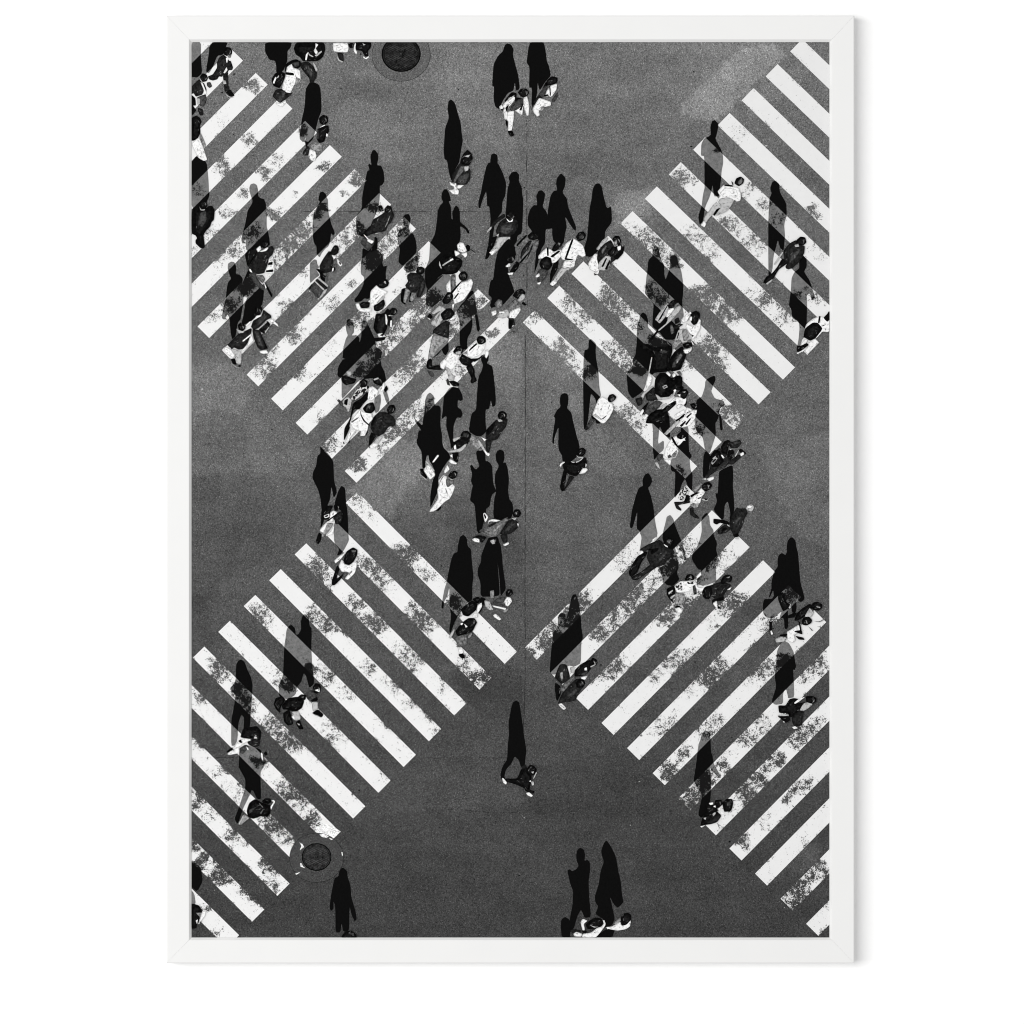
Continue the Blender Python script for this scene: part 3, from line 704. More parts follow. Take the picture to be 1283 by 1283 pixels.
DATA = '''S
a. 60,50 140,50 138,160 150,300 110,335 60,330
S
a. 235,50 355,50 340,90 320,150 270,160 240,240 205,300 180,290 190,220 205,130 205,90
P person in a dark suit striding with a phone
ak 320,110 345,88 378,95 392,120 388,150 350,165 325,150
am 350,152 385,150 378,175 362,178
ad 320,150 345,170 365,200 380,200 398,255 390,275 365,275 355,290 360,310 320,310 310,330 285,325 270,350 235,360 205,350 195,325 235,310 270,255 268,215 285,175
aw 340,175 358,178 352,215 345,215
aw 345,250 354,275 330,302 320,297
ad 315,310 358,305 360,400 372,435 330,452 325,400
al 312,355 340,360 345,385 320,390
ak 338,455 375,428 412,480 385,492 360,478
al 335,465 375,490 410,490 385,499 350,487
P person in a dark jacket over a white shirt at the left edge
ak 60,470 95,500 100,560 75,560 105,600 65,645 58,600
ak 130,330 150,300 185,310 197,340 185,365 150,372
ad 60,410 125,345 150,375 165,380 185,430 180,460 150,485 100,490 80,460 60,470
aw 135,370 155,380 178,440 186,465 160,482 110,497 98,488 150,475 165,440
ae 185,375 215,370 230,405 210,420 190,405
ae 105,495 180,465 185,530 160,570 130,560 110,530
al 103,500 132,505 132,545 115,562
ad 110,575 155,590 162,635 135,642 120,615
P dark haired person in white trousers at the left edge
ak 60,660 100,640 130,655 147,690 132,720 137,780 110,832 60,848
aw 60,865 125,812 160,900 175,950 192,995 165,1007 120,982 90,930
am 137,775 182,880 165,912 125,812
S
a. 60,1020 100,965 185,1010 200,1150 206,1290 180,1350 60,1400
S
a. 655,50 870,50 860,95 835,120 835,200 800,285 745,300 745,240 735,200 690,192 655,130
P person in a white top with a black backpack
ak 705,350 735,300 780,285 815,300 815,330 790,390 770,422 720,402
aw 718,375 738,328 748,335 728,388
al 745,345 765,315 768,330
ak 820,225 870,195 905,187 942,205 945,240 915,265 880,255 840,260 812,292
ae 882,215 930,205 925,245 885,250
aw 830,250 870,225 880,255 915,265 937,280 942,350 915,392 890,390 860,462 825,457 790,430 800,380 820,330
am 880,262 905,330 940,345 915,392 892,390 905,340
ak 818,290 885,298 890,320 820,312
ad 740,430 790,425 825,455 877,460 830,502 775,542 745,515 713,487
ae 745,515 815,432 822,462 775,540
aw 728,530 775,545 820,513 827,535 790,572 755,558
P two people in black carrying bags at the top edge
ak 905,50 1130,50 1140,110 1120,170 1080,202 1040,205 960,205 935,170 900,150 885,100
aw 1060,58 1085,70 1062,100 1080,130 1065,152 1045,120 1060,95
aw 983,152 1002,128 990,197 978,195
al 1052,158 1110,118 1112,130 1070,167
al 1000,125 1015,150 1045,165 1040,172 1005,155
ad 940,215 1000,205 1040,240 1072,290 1070,330 1040,382 1013,370 1010,340 975,300 938,250
al 1038,210 1060,235 1078,275 1065,290 1050,250
ae 1000,230 1040,300 1030,340 990,290
S
a. 1015,370 1055,375 1090,395 1102,440 1110,600 1085,660 1060,760 1040,830 1000,870 985,900 975,850 985,810 962,857 930,825 945,700 975,560 980,430
P person in a black top carrying a grey bag
ak 1088,660 1120,633 1157,645 1164,690 1130,722 1093,702
aw 1088,742 1132,713 1142,725 1105,750
ak 1070,750 1100,737 1140,720 1166,720 1170,770 1142,812 1130,852 1090,862 1070,830
ae 1072,750 1084,755 1085,830 1073,825
aw 1148,783 1160,790 1157,812 1144,806
am 1018,880 1060,848 1112,870 1117,922 1070,932 1028,912
aw 1013,908 1060,928 1070,965 1055,1007 1025,1002 1003,970
ad 975,910 1000,880 1016,910 1000,960 965,962 958,935
P person in white carrying a bag at the top edge
bw -85,55 35,55 45,100 35,135 -80,127
bd -50,133 0,140 5,205 -30,192
bl -55,148 -30,195 0,207 -5,212 -40,200
P person in black with a white strap at the top edge
bk 40,70 60,55 85,60 80,95 55,100
bk 95,50 225,50 225,90 197,125 202,165 175,167 150,120 110,117 88,100
bw 88,75 100,55 103,60 98,100 112,132 105,152 83,120
bw 165,162 180,180 203,163 207,172 185,190 161,176
bl 155,60 180,70 165,78
S
b. 848,520 870,510 900,545 920,620 945,700 955,810 962,835 950,900 935,1000 930,1020 890,1090 870,1168 850,1100 835,1000 815,992 807,930 818,740 850,660 838,580
P person with dark hair in shorts carrying a bag
bk 962,950 1000,913 1032,945 1042,990 1010,1047 980,1042 935,1022
bl 972,967 1022,955 1005,977
bd 878,1105 940,1018 985,1045 1022,1070 1022,1150 990,1197 910,1197 898,1172 868,1178
bg 885,1172 940,1050 972,1043 965,1090 920,1142 903,1175
bl 970,1050 1012,1043 1005,1080 978,1092
be 925,1130 1000,1098 1015,1110 985,1190 918,1188
bw 853,1172 890,1190 908,1180 912,1225 932,1245 925,1277 880,1272 848,1240 890,1235 888,1210 863,1202
bw 920,1198 972,1198 940,1227 912,1227
S
b. 217,965 235,920 255,915 280,950 283,985 270,1040 305,1043 325,1090 332,1170 310,1202 290,1205 290,1300 150,1300 180,1180 212,1080 200,1040 210,1025 228,1042
f. 835,90 860,-20 1030,-20 1042,100 1020,142 990,150 992,235 985,330 960,430 880,600 870,690 800,700 740,660 735,480 800,395 802,260
P person in black clothes carrying a grey shopping bag
fk 972,370 1010,358 1037,420 1000,432 978,410
fk 1038,400 1075,358 1117,378 1127,430 1080,452 1043,442
fd 880,610 920,510 960,490 1040,440 1125,415 1147,470 1110,552 1075,572 1060,632 990,657 890,672 875,692 835,662
fl 943,660 1005,653 940,672
fm 1095,480 1105,470 1075,560 1040,610
fk 935,690 967,720 967,830 900,862 868,850 930,780
fe 775,760 828,690 870,740 935,770 865,852
fw 865,718 932,745 905,777 853,745
fw 818,670 872,720 860,727 823,682
S
k. 435,-10 690,-10 690,60 680,90 695,140 740,122 722,220 728,290 640,340 550,420 540,520 500,540 460,530 420,570 345,580 333,545 380,490 430,400 450,350 457,270 415,230 415,120
f. 805,815 870,850 960,830 1030,900 1025,940 1000,1000 800,980
P person in a black coat and hat at the left edge
ek 168,330 200,298 242,315 260,360 235,397 183,390
ek 243,250 277,223 270,272 248,278
ek 90,410 170,378 240,397 270,368 310,368 335,420 325,520 300,540 285,592 250,622 213,680 220,730 229,800 215,827 180,820 128,770 128,735 145,715 130,685 93,670 86,560
el 170,373 190,410 232,403 225,417 183,417
ee 180,440 240,420 250,520 200,600 150,560
S
e. 90,400 160,330 250,225 278,225 272,275 240,300 245,420 100,440
S
e. 705,170 720,135 755,126 785,145 800,210 800,265 830,287 860,290 882,340 884,425 905,465 890,490 890,590 905,640 920,720 925,790 890,800 780,832 670,852 665,720 632,777 618,730 640,640 665,540 685,420 735,340 740,310 725,270 708,220
P person in a dark suit with a striped bag
ek 655,890 700,830 780,790 800,860 760,920 690,1040
ek 828,760 850,733 890,733 917,770 900,822 848,822
ew 778,830 820,793 837,830 798,867
ed 785,870 900,822 950,790 972,830 955,892 920,922 900,1002 870,1087 800,1102 730,1082 690,1042 760,920
ew 810,855 850,842 900,808 912,820 885,852 828,862
ew 915,930 962,898 977,1102 863,1087 900,1010
ek 910,975 952,966 957,1000 903,1002
ek 883,1060 962,1046 964,1077 883,1080
ee 708,1090 772,1080 790,1140 830,1200 882,1240 850,1272 800,1242 730,1152
ew 703,1043 717,1043 737,1077 713,1077
eg 785,1110 850,1108 877,1150 850,1202 798,1150
jk 863,280 905,338 952,420 945,455 913,400 878,330
jw 860,275 890,345 880,360
S
j. 475,90 510,66 545,73 564,120 560,200 600,205 635,245 630,300 700,400 642,440 640,520 625,600 610,690 580,720 560,862 520,902 505,830 490,665 470,630 438,692 408,670 420,600 450,470 465,340 475,290 510,250 490,200 473,140
S
j. 655,240 695,148 740,200 800,340 862,370 857,450 840,540 770,592 760,640 775,660 730,702 660,740 620,730 642,640 662,500 690,440 640,400 630,300
P person in a dark jacket and light trousers holding a phone
jk 465,955 520,930 545,960 500,992
jk 578,750 610,718 650,735 667,780 640,812 600,812
jm 628,758 652,763 645,787
jw 725,842 757,910 650,1022 618,1012 682,960
jd 525,900 590,840 660,810 720,780 732,790 720,850 690,940 640,1002 590,1012 540,985 515,1012 500,980 470,962
jl 565,788 590,800 640,815 662,800 640,832 588,832
jw 628,917 720,843 727,855 640,927
jl 530,1000 600,1015 622,1050 620,1150 600,1172 560,1150 550,1060
jw 450,975 510,1008 552,1070 540,1102 470,1062 408,1012
jk 503,1110 552,1100 570,1172 530,1167
jl 508,1150 560,1195 612,1197 560,1202
jk 568,1187 612,1173 610,1197
jw 663,752 715,703 724,715 675,760
P person in a grey jacket carrying a black bag
jd 718,780 745,700 780,680 772,742
jk 763,570 790,543 840,553 847,590 820,642 780,642 768,652
jd 728,760 780,680 840,640 855,578 892,610 937,640 942,670 890,692 850,732 800,782 745,802
je 800,690 860,640 900,650 840,720 790,750
jw 778,657 830,638 837,650 790,672
jk 798,780 900,698 932,740 900,802 870,842 828,822
jl 798,785 890,708 894,718 805,797
jl 870,820 915,765 920,770 878,835
jw 918,690 950,678 1012,740 1017,768 980,742 930,712
jd 735,790 820,800 850,890 897,1000 830,1017 790,982 750,882
je 760,810 800,820 830,900 850,980 800,960
jk 838,870 860,900 905,1002 885,1002
jw 813,1025 890,1013 912,1050 860,1057 823,1047
S
f. 338,270 350,225 380,211 415,245 418,270 435,300 440,430 455,500 475,570 512,660 490,687 470,660 455,760 440,802 410,822 370,870 345,922 313,880 313,800 288,770 273,700 268,580 285,450 320,370 350,325 333,300
J. 290,310 380,240 430,250 440,330 480,400 420,450 490,560 400,620 300,720 292,640
P person in a dark suit with a phone pulling a grey suitcase
Jd 480,380 560,230 680,60 735,150 770,240 765,340 740,400 735,480 640,510 560,530 500,450
Jk 720,60 780,-40 850,-40 880,40 860,110 800,165 735,150 640,180
Jw 730,150 820,190 785,252
Jg 770,250 825,200 835,280 790,380 765,330
Jw 830,225 860,235 955,345 905,390 850,330
Je 868,290 900,285 930,335 905,358
Jk 740,400 800,395 810,440 780,490 735,480
Jw 745,420 775,405 765,480 738,485
Jk 415,440 470,430 600,500 640,540 600,690 550,690 500,600 490,520
Jg 545,520 610,510 650,560 640,640 610,700 595,650 620,590
Je 300,850 375,680 570,850 490,1030 440,1010
Jl 375,680 400,670 590,845 570,870
Jd 400,670 430,630 640,790 640,830 600,850
Jl 440,620 480,615 670,770 645,800
Jl 570,870 640,830 620,900 500,1030 480,1020
Jk 270,840 320,740 350,730 300,850
Jw 268,865 305,880 290,895
Jw 450,1025 490,1035 470,1050
S
g. 125,490 150,458 190,453 210,500 207,530 190,600 205,650 240,670 262,730 275,800 270,870 240,900 200,942 125,1012 88,980 78,960 95,830 73,770 68,680 90,620 150,600 125,540
g. 150,1000 280,890 290,960 290,1020 250,1070 170,1082 130,1040
P person in a dark coat with grey stockings
kk 1095,200 1115,145 1165,138 1205,160 1200,210 1160,240 1110,230
kg 1130,180 1165,180 1150,215
kd 988,240 1040,208 1110,220 1190,260 1182,340 1110,442 1090,462 1040,462 958,375 1003,320 988,290
km 968,398 1032,440 1000,512 970,592 938,570
km 1038,460 1102,463 1080,532 1050,582 1018,572
kk 915,420 965,398 938,580 972,592 960,612 908,572
kk 1023,460 1047,460 1015,547 1047,580 1008,582
kd 1108,480 1190,270 1217,330 1202,420 1150,522 1108,522
ke 1160,350 1190,310 1190,400 1150,470
S
g. 543,230 570,188 600,190 624,240 642,315 615,320 640,370 645,500 660,520 655,440 680,380 695,363 722,385 737,430 738,540 800,590 830,625 840,660 820,664 798,620 738,582 747,690 730,770 700,862 600,1050 540,1110 500,1140 430,1230 383,1262 363,1150 363,1060 385,1000 408,940 418,760 430,748 470,670 490,540 500,420 520,370 560,325 538,290
l. 130,530 220,440 290,380 380,380 400,480 340,620 280,650 230,690 180,732 118,702 115,600
P person in a white cap and black coat
gk 508,970 560,900 640,850 680,850 690,910 740,930 767,960 757,1010 710,1082 660,1102 560,1107 508,1030
gk 798,800 820,778 847,800 842,850 808,862
gw 703,790 735,758 775,763 802,820 812,850 770,872 723,850
gw 678,843 725,860 740,882 688,912
gw 748,880 812,863 817,900 790,927
gg 730,900 770,895 790,920 765,960
gl 518,958 513,1000 535,1042 543,1035 528,990
gl 543,1003 640,940 662,928 667,945 600,982 560,1014
gw 628,945 660,928 670,945 638,960
gk 843,823 907,865 900,872 845,832
gg 640,1105 692,1098 690,1190 700,1283 640,1283
gw 588,1220 632,1158 637,1200 642,1300 598,1290
S
b. 1182,1000 1190,953 1215,943 1240,960 1242,1010 1232,1040 1260,1070 1283,1120 1283,1300 1240,1300 1155,1300 1147,1240 1130,1280 1103,1277 1125,1160 1140,1090 1160,1050 1182,1040
h. 60,20 80,-10 150,-10 190,70 220,160 212,260 190,300 185,390 160,420 130,470 110,600 90,680 75,742 48,767 55,740 80,620 95,450 85,345 65,342 65,210 40,260 20,320 10,360 -3,355 -5,310 20,220 45,90
S
h. 238,110 265,68 300,63 324,90 320,140 345,190 347,240 357,290 352,450 345,560 310,580 300,640 230,660 215,400 223,300 230,200 248,150
S
h. 220,610 290,570 310,600 290,680 300,740 230,800 240,900 270,980 287,1030 260,1062 200,1130 170,1150 130,1150 100,1162 88,1140 105,1080 73,1050 93,940 115,930 130,800 150,710 190,650
P person in a dark coat with light trousers
hk 80,640 110,590 150,580 120,660 75,762 48,772
hd 93,500 130,450 205,398 212,430 150,470 110,522
hk 213,400 250,373 290,398 302,440 270,462 218,450
hd 135,540 160,480 205,440 265,430 312,460 317,510 290,560 240,592 180,597 148,580
he 180,500 260,480 280,530 220,570 165,550
hw 218,438 250,465 275,443 270,467 238,472
hl 63,545 100,503 102,520 70,557
hl 148,590 262,588 215,622 160,692 110,737 83,715 130,660
hw 83,715 142,688 105,737
hl 140,575 162,563 155,587
P person in a grey plaid coat
hk 240,880 300,780 332,800 310,850 275,887
hk 388,580 430,543 482,568 487,600 440,617 398,607
hg 280,660 330,590 390,570 400,605 440,620 487,610 472,680 430,742 400,792 340,812 313,790 320,730 350,650 300,680
hk 300,650 380,570 390,580 330,642 308,668
hk 318,800 430,678 427,692 340,802
hd 340,700 400,620 430,620 385,700 330,772
hd 420,660 440,655 400,750 380,780
hk 213,760 270,718 297,750 270,802 228,802
hw 213,825 245,798 257,825 225,834
hw 230,880 280,873 270,894 238,894
hg 328,820 372,828 362,882
S
h. 460,260 480,218 505,213 532,240 527,290 510,345 547,390 562,520 535,532 532,640 500,690 470,820 445,882 448,850 460,700 480,620 440,560 393,500 391,440 410,370 440,333 467,335 468,310
S
h. 620,160 628,115 660,76 697,115 692,180 670,230 707,280 717,350 782,510 777,542 753,520 690,420 707,510 692,560 682,640 640,660 598,620 588,560 590,520 550,527 550,400 575,260 600,220 630,215
P person in a white shirt with a round black backpack
hk 573,880 600,800 642,768 632,850 590,922 568,982
hk 598,660 640,618 672,640 660,672 610,707 583,702
hm 635,635 655,640 645,660
hw 478,740 540,678 580,690 600,710 660,688 667,740 620,792 590,802 560,770 500,762 478,765
hk 545,678 560,670 562,742 548,742
hk 573,745 640,698 657,705 590,757
hk 483,810 500,768 540,743 582,760 590,820 560,857 508,857
hd 500,790 545,770 570,810 530,840
he 468,870 500,840 562,860 542,910 500,962 468,950
hw 453,905 485,878 490,905 465,917
hw 468,960 502,948 490,972 475,970
P person in a white shirt and shorts with a black strap
hk 778,590 800,553 840,543 862,575 847,610 800,627
he 800,585 830,565 840,590 810,605
hw 648,720 700,640 760,600 790,620 840,660 860,740 830,752 795,730 775,790 720,782 668,772
hk 688,765 745,608 764,605 702,772
hk 688,758 762,770 750,778 690,774
hw 688,780 777,780 767,830 735,847 668,837
hk 670,825 735,838 770,825 735,845
hl 640,870 668,835 732,845 700,862 642,932 622,962 593,952 610,920
hw 568,970 595,938 632,955 592,987
hk 568,975 600,985 590,990
S
h. 913,210 935,163 965,158 987,180 1002,260 1027,360 1064,343 1070,470 1015,542 1012,600 960,700 900,752 850,742 843,690 870,600 880,480 890,360 908,270
P person in a plaid shirt with a dark bag
hw 878,800 930,723 957,730 962,810 972,850 940,872 888,852
hl 943,690 990,618 1030,588 1042,600 990,672 960,697
hd 958,700 1000,650 1060,610 1090,670 1110,660 1140,648 1162,680 1130,732 1100,772 1060,802 1000,852 958,812 948,760
hg 985,700 1020,655 1030,665 990,730
hl 960,800 1020,738 1062,750 1052,820 1010,862 958,852
hk 983,830 1020,758 1032,760 1000,832
hk 1010,850 1050,770 1058,790 1030,850
hk 1068,610 1095,578 1130,583 1144,620 1130,660 1110,650 1090,642
hm 1085,630 1110,608 1112,652 1083,672
hk 1033,710 1080,660 1112,680 1080,742 1038,737
hk 1078,750 1140,700 1172,648 1162,720 1110,777
hw 1110,668 1142,658 1140,692 1118,702
hw 928,880 970,850 960,887 935,892
hk 923,880 952,890 930,900
P long haired person in a white dress looking at a phone
hg 123,1130 155,1088 187,1100 190,1150 150,1172
hg 218,1150 290,1083 310,1110 342,1130 332,1160 270,1202 218,1212
hl 158,1200 230,1168 250,1222 190,1247 138,1232
hw 238,1240 250,1188 330,1153 337,1180 290,1247
hk 268,1062 300,1018 345,1003 377,1035 365,1062 320,1092 298,1082
hl 310,1100 345,1045 370,1055 370,1080 330,1117
hd 235,1245 280,1240 292,1300 250,1300
hw 98,1190 140,1178 142,1210 110,1227
hw 160,1190 205,1190 205,1200 165,1200
hk 353,1108 387,1135 370,1142 343,1127
lg 1030,930 1090,970 1085,1000 1030,995
lk 1000,855 1060,870 1030,960 1000,960
S
c. 0,125 15,73 40,58 70,73 87,110 80,150 100,230 125,320 134,400 132,430 105,442 97,370 85,440 40,460 0,520 -30,590 -60,570 -75,510 -70,410 -87,400 -75,230 -40,160
S
c. 220,50 330,50 345,130 355,210 370,240 387,320 340,370 295,442 280,370 275,470 250,550 240,582 230,540 235,417 210,415 215,250 191,215 205,100
P person dressed in white with a grey bag
ck 118,455 145,423 190,423 214,455 190,492 148,492
cg 180,440 205,450 190,480
cw 8,545 60,490 100,473 107,500 60,562 20,582 -5,572
cw 3,600 30,558 52,550 37,610 35,672 13,672
cw 93,600 150,560 167,540 157,642 120,617
cw 165,500 195,483 214,560 207,642 190,642 168,570
ck 13,520 70,450 112,460 108,495 60,490 20,535
cl 30,520 90,478 95,485 40,530
ck 95,490 165,505 150,520 100,540
ck 20,580 50,545 42,580 35,620 25,600
ck 130,600 160,540 168,545 150,600
ce 53,595 80,543 130,508 167,505 157,560 120,592 75,607
cw 38,610 92,600 87,670 72,767 38,762 45,690 28,670
ck 20,672 38,690 40,742 26,720
ck 38,765 75,758 92,800 65,812 48,790
cw -30,570 -10,552 5,580 -15,602
ck -20,590 0,585 -5,605
P person in white trousers and a grey cardigan
ck 348,365 390,323 442,335 437,375 400,392 375,397 350,402 318,432 328,400
cw 385,400 437,383 432,430 400,482 380,492 370,482 338,492 353,440
ce 283,470 340,403 362,405 330,492 298,497
cd 245,530 290,470 320,500 260,570
ck 372,400 382,400 387,482 378,482
ce 388,520 442,448 442,490 410,537
ck 325,480 360,468 372,480 340,490
cw 238,590 290,498 330,510 387,530 387,560 340,572 320,565 310,602 290,597 297,640 275,650 248,617
cm 310,565 340,572 320,600 300,605
S
d. 320,730 335,683 358,676 387,710 377,770 360,830 407,910 422,960 424,1020 410,1090 407,1150 395,1240 390,1290 350,1290 338,1190 325,1270 275,1290 273,1010 270,965 245,962 248,870 270,825 310,808 325,790
i. 145,50 280,90 272,170 265,210 240,262 220,200 208,170 190,260 150,350 140,420 130,470 106,492 95,420 123,340 133,250 153,170 145,100
P person in a white shirt and light trousers at the upper right
il 215,330 245,305 285,345 347,360 310,392 230,422 260,360 190,432 150,482 138,440 180,380
ik 213,410 240,368 277,350 240,402 225,422
iw 248,225 300,168 380,185 420,193 442,260 432,300 400,307 385,290 350,357 285,347 238,310 270,260
il 270,280 330,270 385,290 350,355 285,345 250,310
iw 265,240 310,190 400,205 420,260 370,280 300,270
ik 298,170 370,173 377,187 310,182
ik 383,160 400,118 435,103 464,125 457,160 420,184
ig 410,150 445,113 452,140 425,172
ik 360,140 372,150 378,175 368,170
iw 113,495 140,458 160,485 145,514
S
i. 673,200 690,148 715,136 747,165 750,225 780,280 802,320 807,410 785,490 792,580 787,640 780,702 753,680 735,610 715,690 700,740 690,862 660,920 658,700 658,480 666,280 685,240
P person in a dark suit striding with arm forward
ik 768,760 830,790 742,850 700,922 655,972 613,957 640,910 690,880 730,830
id 778,700 830,640 880,613 890,650 952,660 947,720 905,792 850,842 808,852 793,830 820,790 788,790
ie 840,740 900,680 920,690 870,770 820,800
ik 878,620 915,586 955,593 964,635 940,657 888,652
il 868,655 900,643 907,668 875,672
iw 788,840 817,850 800,864
il 698,810 770,708 780,715 710,817
il 638,965 690,928 692,940 650,974
S
i. 905,790 940,738 967,770 967,830 945,870 985,930 1002,970 1035,1080 1010,1102 990,1040 965,1062 970,1120 967,1260 965,1330 910,1345 905,1270 850,1237 843,1170 823,1140 840,1020 845,920 870,870 908,840
I. 600,520 700,530 690,610 670,760 640,790 610,900 560,980 545,960 580,780
P person in white with a black backpack at the right edge
Iw 700,550 730,500 830,420 940,375 970,375 1030,390 1060,340 1130,440 1130,640 1090,660 1000,650 890,780 690,760 660,740
Ik 1020,400 1090,330 1110,290 1130,290 1130,440 1090,475 1050,440
Ik 690,590 830,485 920,490 1005,590 980,640 880,770 780,815 690,760 660,750
Id 760,640 880,540 930,560 820,720
Ik 940,370 975,375 950,500 920,500
Ik 970,520 1010,540 1075,510 1020,555
Iw 620,860 690,780 740,800 700,870 640,900
Iw 740,850 870,770 945,840 740,1055 680,990 760,890
Ik 550,900 620,900 720,850 765,885 600,1005 540,1010
Iw 540,1030 600,1005 690,960 680,990 560,1050
S
m. 370,190 395,128 415,123 445,160 460,230 480,310 517,370 517,480 530,547 550,500 575,430 590,350 583,280 605,250 640,238 677,270 684,330 727,440 747,580 752,640 747,740 735,830 760,1000 720,1080 690,1200 640,1290 530,1290 450,1190 368,1130 373,1000 385,850 350,812 308,750 278,720 283,640 298,490 303,470 318,310 350,270 370,260
S
m. 213,990 250,948 292,975 317,1050 310,1140 350,1190 330,1283 185,1283 178,1190 205,1100
n. 180,80 215,-20 300,20 310,90 360,150 420,210 560,280 600,300 622,360 602,480 590,640 400,660 360,690 325,665 280,830 250,892 200,932 120,982 68,900 58,790 48,670 130,560 123,500 160,440 175,280
P person in a pale coat holding a long umbrella
ml 398,1040 480,918 560,828 572,870 550,982 460,1092 428,1062
mw 533,1010 560,918 620,888 642,910 560,1012
ml 558,1020 650,898 710,868 727,900 680,972 610,1042 538,1092
mk 558,870 600,808 660,788 702,820 700,862 650,882 610,902 568,902
mg 640,860 690,830 700,855 650,880
mk 438,1050 560,848 567,860 450,1062
mk 500,960 510,965 470,1040 460,1040
mk 353,1260 540,1038 562,1050 400,1242 370,1290 310,1310
ml 438,1170 600,1038 607,1050 450,1184
P long haired person in a white top and striped skirt
md 598,1150 700,1088 752,1100 690,1142 630,1172
md 638,1040 690,1008 712,1070 650,1102
mg 583,1120 610,1098 637,1170 642,1200 600,1227
mw 723,1040 780,978 850,938 830,1002 800,1062 740,1082
mw 775,1130 790,1080 850,1120 900,1110 925,1080 940,1028 967,1050 962,1110 960,1150 900,1260 860,1290 820,1202
ml 685,1220 740,1160 790,1148 822,1200 872,1242 850,1290 740,1290 690,1290
mk 828,1010 860,948 910,928 957,960 957,1010 920,1092 880,1112 848,1080
mw 838,1000 862,1008 852,1062 823,1042
nl 640,270 690,130 760,110 822,200 802,280 740,292 700,250
nm 730,130 790,120 822,200 802,270 750,270
nk 690,160 705,165 675,250 665,250
nm 610,280 720,250 730,285 625,385
nk 848,188 882,200 860,222
nw 840,250 880,310 870,320
P person in a dark jacket with head down
nk 300,300 360,335 430,350 480,335 520,350 560,320 610,330 615,400 580,500 595,642 480,655 400,660 368,640 360,480 330,420 200,330
ne 450,400 500,375 560,400 540,420 490,425
nm 470,375 485,368 490,385 475,390
nd 560,480 575,480 575,540 562,540
nk 578,500 640,400 740,328 762,380 792,430 762,520 720,622 640,642 588,642
ng 650,510 720,418 742,450 690,532 650,562
ne 620,540 660,500 660,590 610,600
nk 738,310 800,283 850,288 867,330 820,362 758,352
nw 748,378 800,368 857,343 852,390 800,427 768,422
nw 323,660 355,688 367,720 350,802 300,862 283,810
nl 355,468 368,470 345,600 330,665 318,660
P person in a black printed shirt with arms out
nw 523,670 560,643 602,690 560,727
nw 608,690 640,658 662,690 630,732
ng 658,650 712,638 732,680 720,712
nk 400,740 460,660 530,660 600,730 700,690 742,720 732,820 762,850 720,880 660,862 630,902 560,972 470,992 418,942 388,902
nk 528,770 570,738 612,770 590,812 545,802
nd 420,790 500,740 540,860 470,960
nl 488,830 540,808 562,840 508,862
nk 500,835 540,825 545,840 510,850
nl 383,940 420,928 470,970 560,960 620,940 640,878 667,880 632,952 560,987 450,997 408,977
nw 628,880 650,863 667,885 640,902
nd 278,930 390,828 400,920 420,960 440,1002 300,1012
nl 238,920 370,818 382,830 280,922 250,992 218,1022
nk 238,1100 330,1008 300,1080 260,1170 213,1202
ne 268,1180 300,1078 420,998 502,1030 400,1132 300,1192
nw 203,1160 250,1108 267,1130 230,1202
nw 238,1210 290,1168 322,1190 270,1252
nd 150,980 250,960 240,1050 190,1080
P long haired person in a white blouse with a dark bag
nk 270,1290 350,1150 420,1108 560,1130 562,1190 552,1290
nw 558,1050 640,958 690,960 792,978 782,1040 700,1102 670,1112 660,1002
nl 413,1120 540,1028 552,1060 470,1112
nk 418,1190 540,1070 660,1000 662,1052 560,1142 460,1222 358,1252
nd 480,1160 600,1060 640,1050 560,1130
nk 668,920 720,868 790,863 817,900 792,960 760,992 730,972 698,962
nw 678,930 715,928 712,962
nl 740,900 780,890 770,910
nk 760,1080 800,980 790,1060
P person in a striped shawl carrying a coat
nw 638,1180 760,1108 772,1160 650,1222
nw 678,1240 800,1198 882,1180 862,1290 648,1290
nk 688,1230 760,1168 782,1180 700,1252
nk 688,1252 840,1208 852,1225 700,1267
nw 768,1150 790,1088 850,1108 860,1130 922,1118 912,1172 820,1207
ng 790,1150 850,1130 880,1150 820,1195
nk 828,1050 880,1033 932,1060 922,1112 868,1112
Gw 498,565 590,448 680,398 692,480 640,552 570,572 528,562
Gl 388,630 520,498 542,520 460,602 418,642
Gk 498,500 580,458 582,470 508,517
Gk 538,555 590,508 602,515 560,567
Gk 600,470 650,430 655,440 610,485
Gk 590,540 640,480 648,490 605,550
S
n. 1043,740 1100,708 1140,698 1152,750 1125,802 1110,850 1095,890 1140,980 1250,1008 1262,1060 1200,1102 1192,1200 1150,1290 898,1290 918,1120 918,1040 948,970 980,958 1018,840 1023,770
G. 700,310 740,288 870,380 912,440 877,510 882,640 862,700 822,822 780,790 758,660 700,612 678,500 690,400
G. 910,430 935,470 947,590 935,600 923,592
t. 780,340 822,368 832,400 812,560 758,602 763,400
P person in a cap photographing with a camera and backpack
td 828,400 920,298 940,360 1000,370 1020,430 1100,368 1122,400 1040,472 1000,462 960,502 880,532 800,592 768,602 830,500
tk 818,400 870,328 920,338 942,400 962,440 900,492 838,492
tl 833,450 880,398 902,410 850,472
tk 845,440 880,410 885,425 855,455
tl 850,410 880,385 884,392 858,425
tk 928,300 960,248 1000,233 1022,250 1000,302 990,370 938,360
td 998,260 1060,248 1110,233 1127,265 1090,312 1018,312
te 1020,265 1080,250 1110,250 1090,280 1030,290
tl 1005,318 1030,325 1025,335
tk 1000,330 1050,330 1060,370 1020,430 990,400
tw 928,375 945,378 964,405 950,412
tk 1093,330 1120,318 1172,360 1150,377 1110,352
tw 1108,367 1140,348 1152,370 1120,392
tl 1060,390 1095,330 1100,335 1070,395
te 900,500 960,470 1000,440 960,500 880,530
tw 788,605 860,578 867,605 820,627
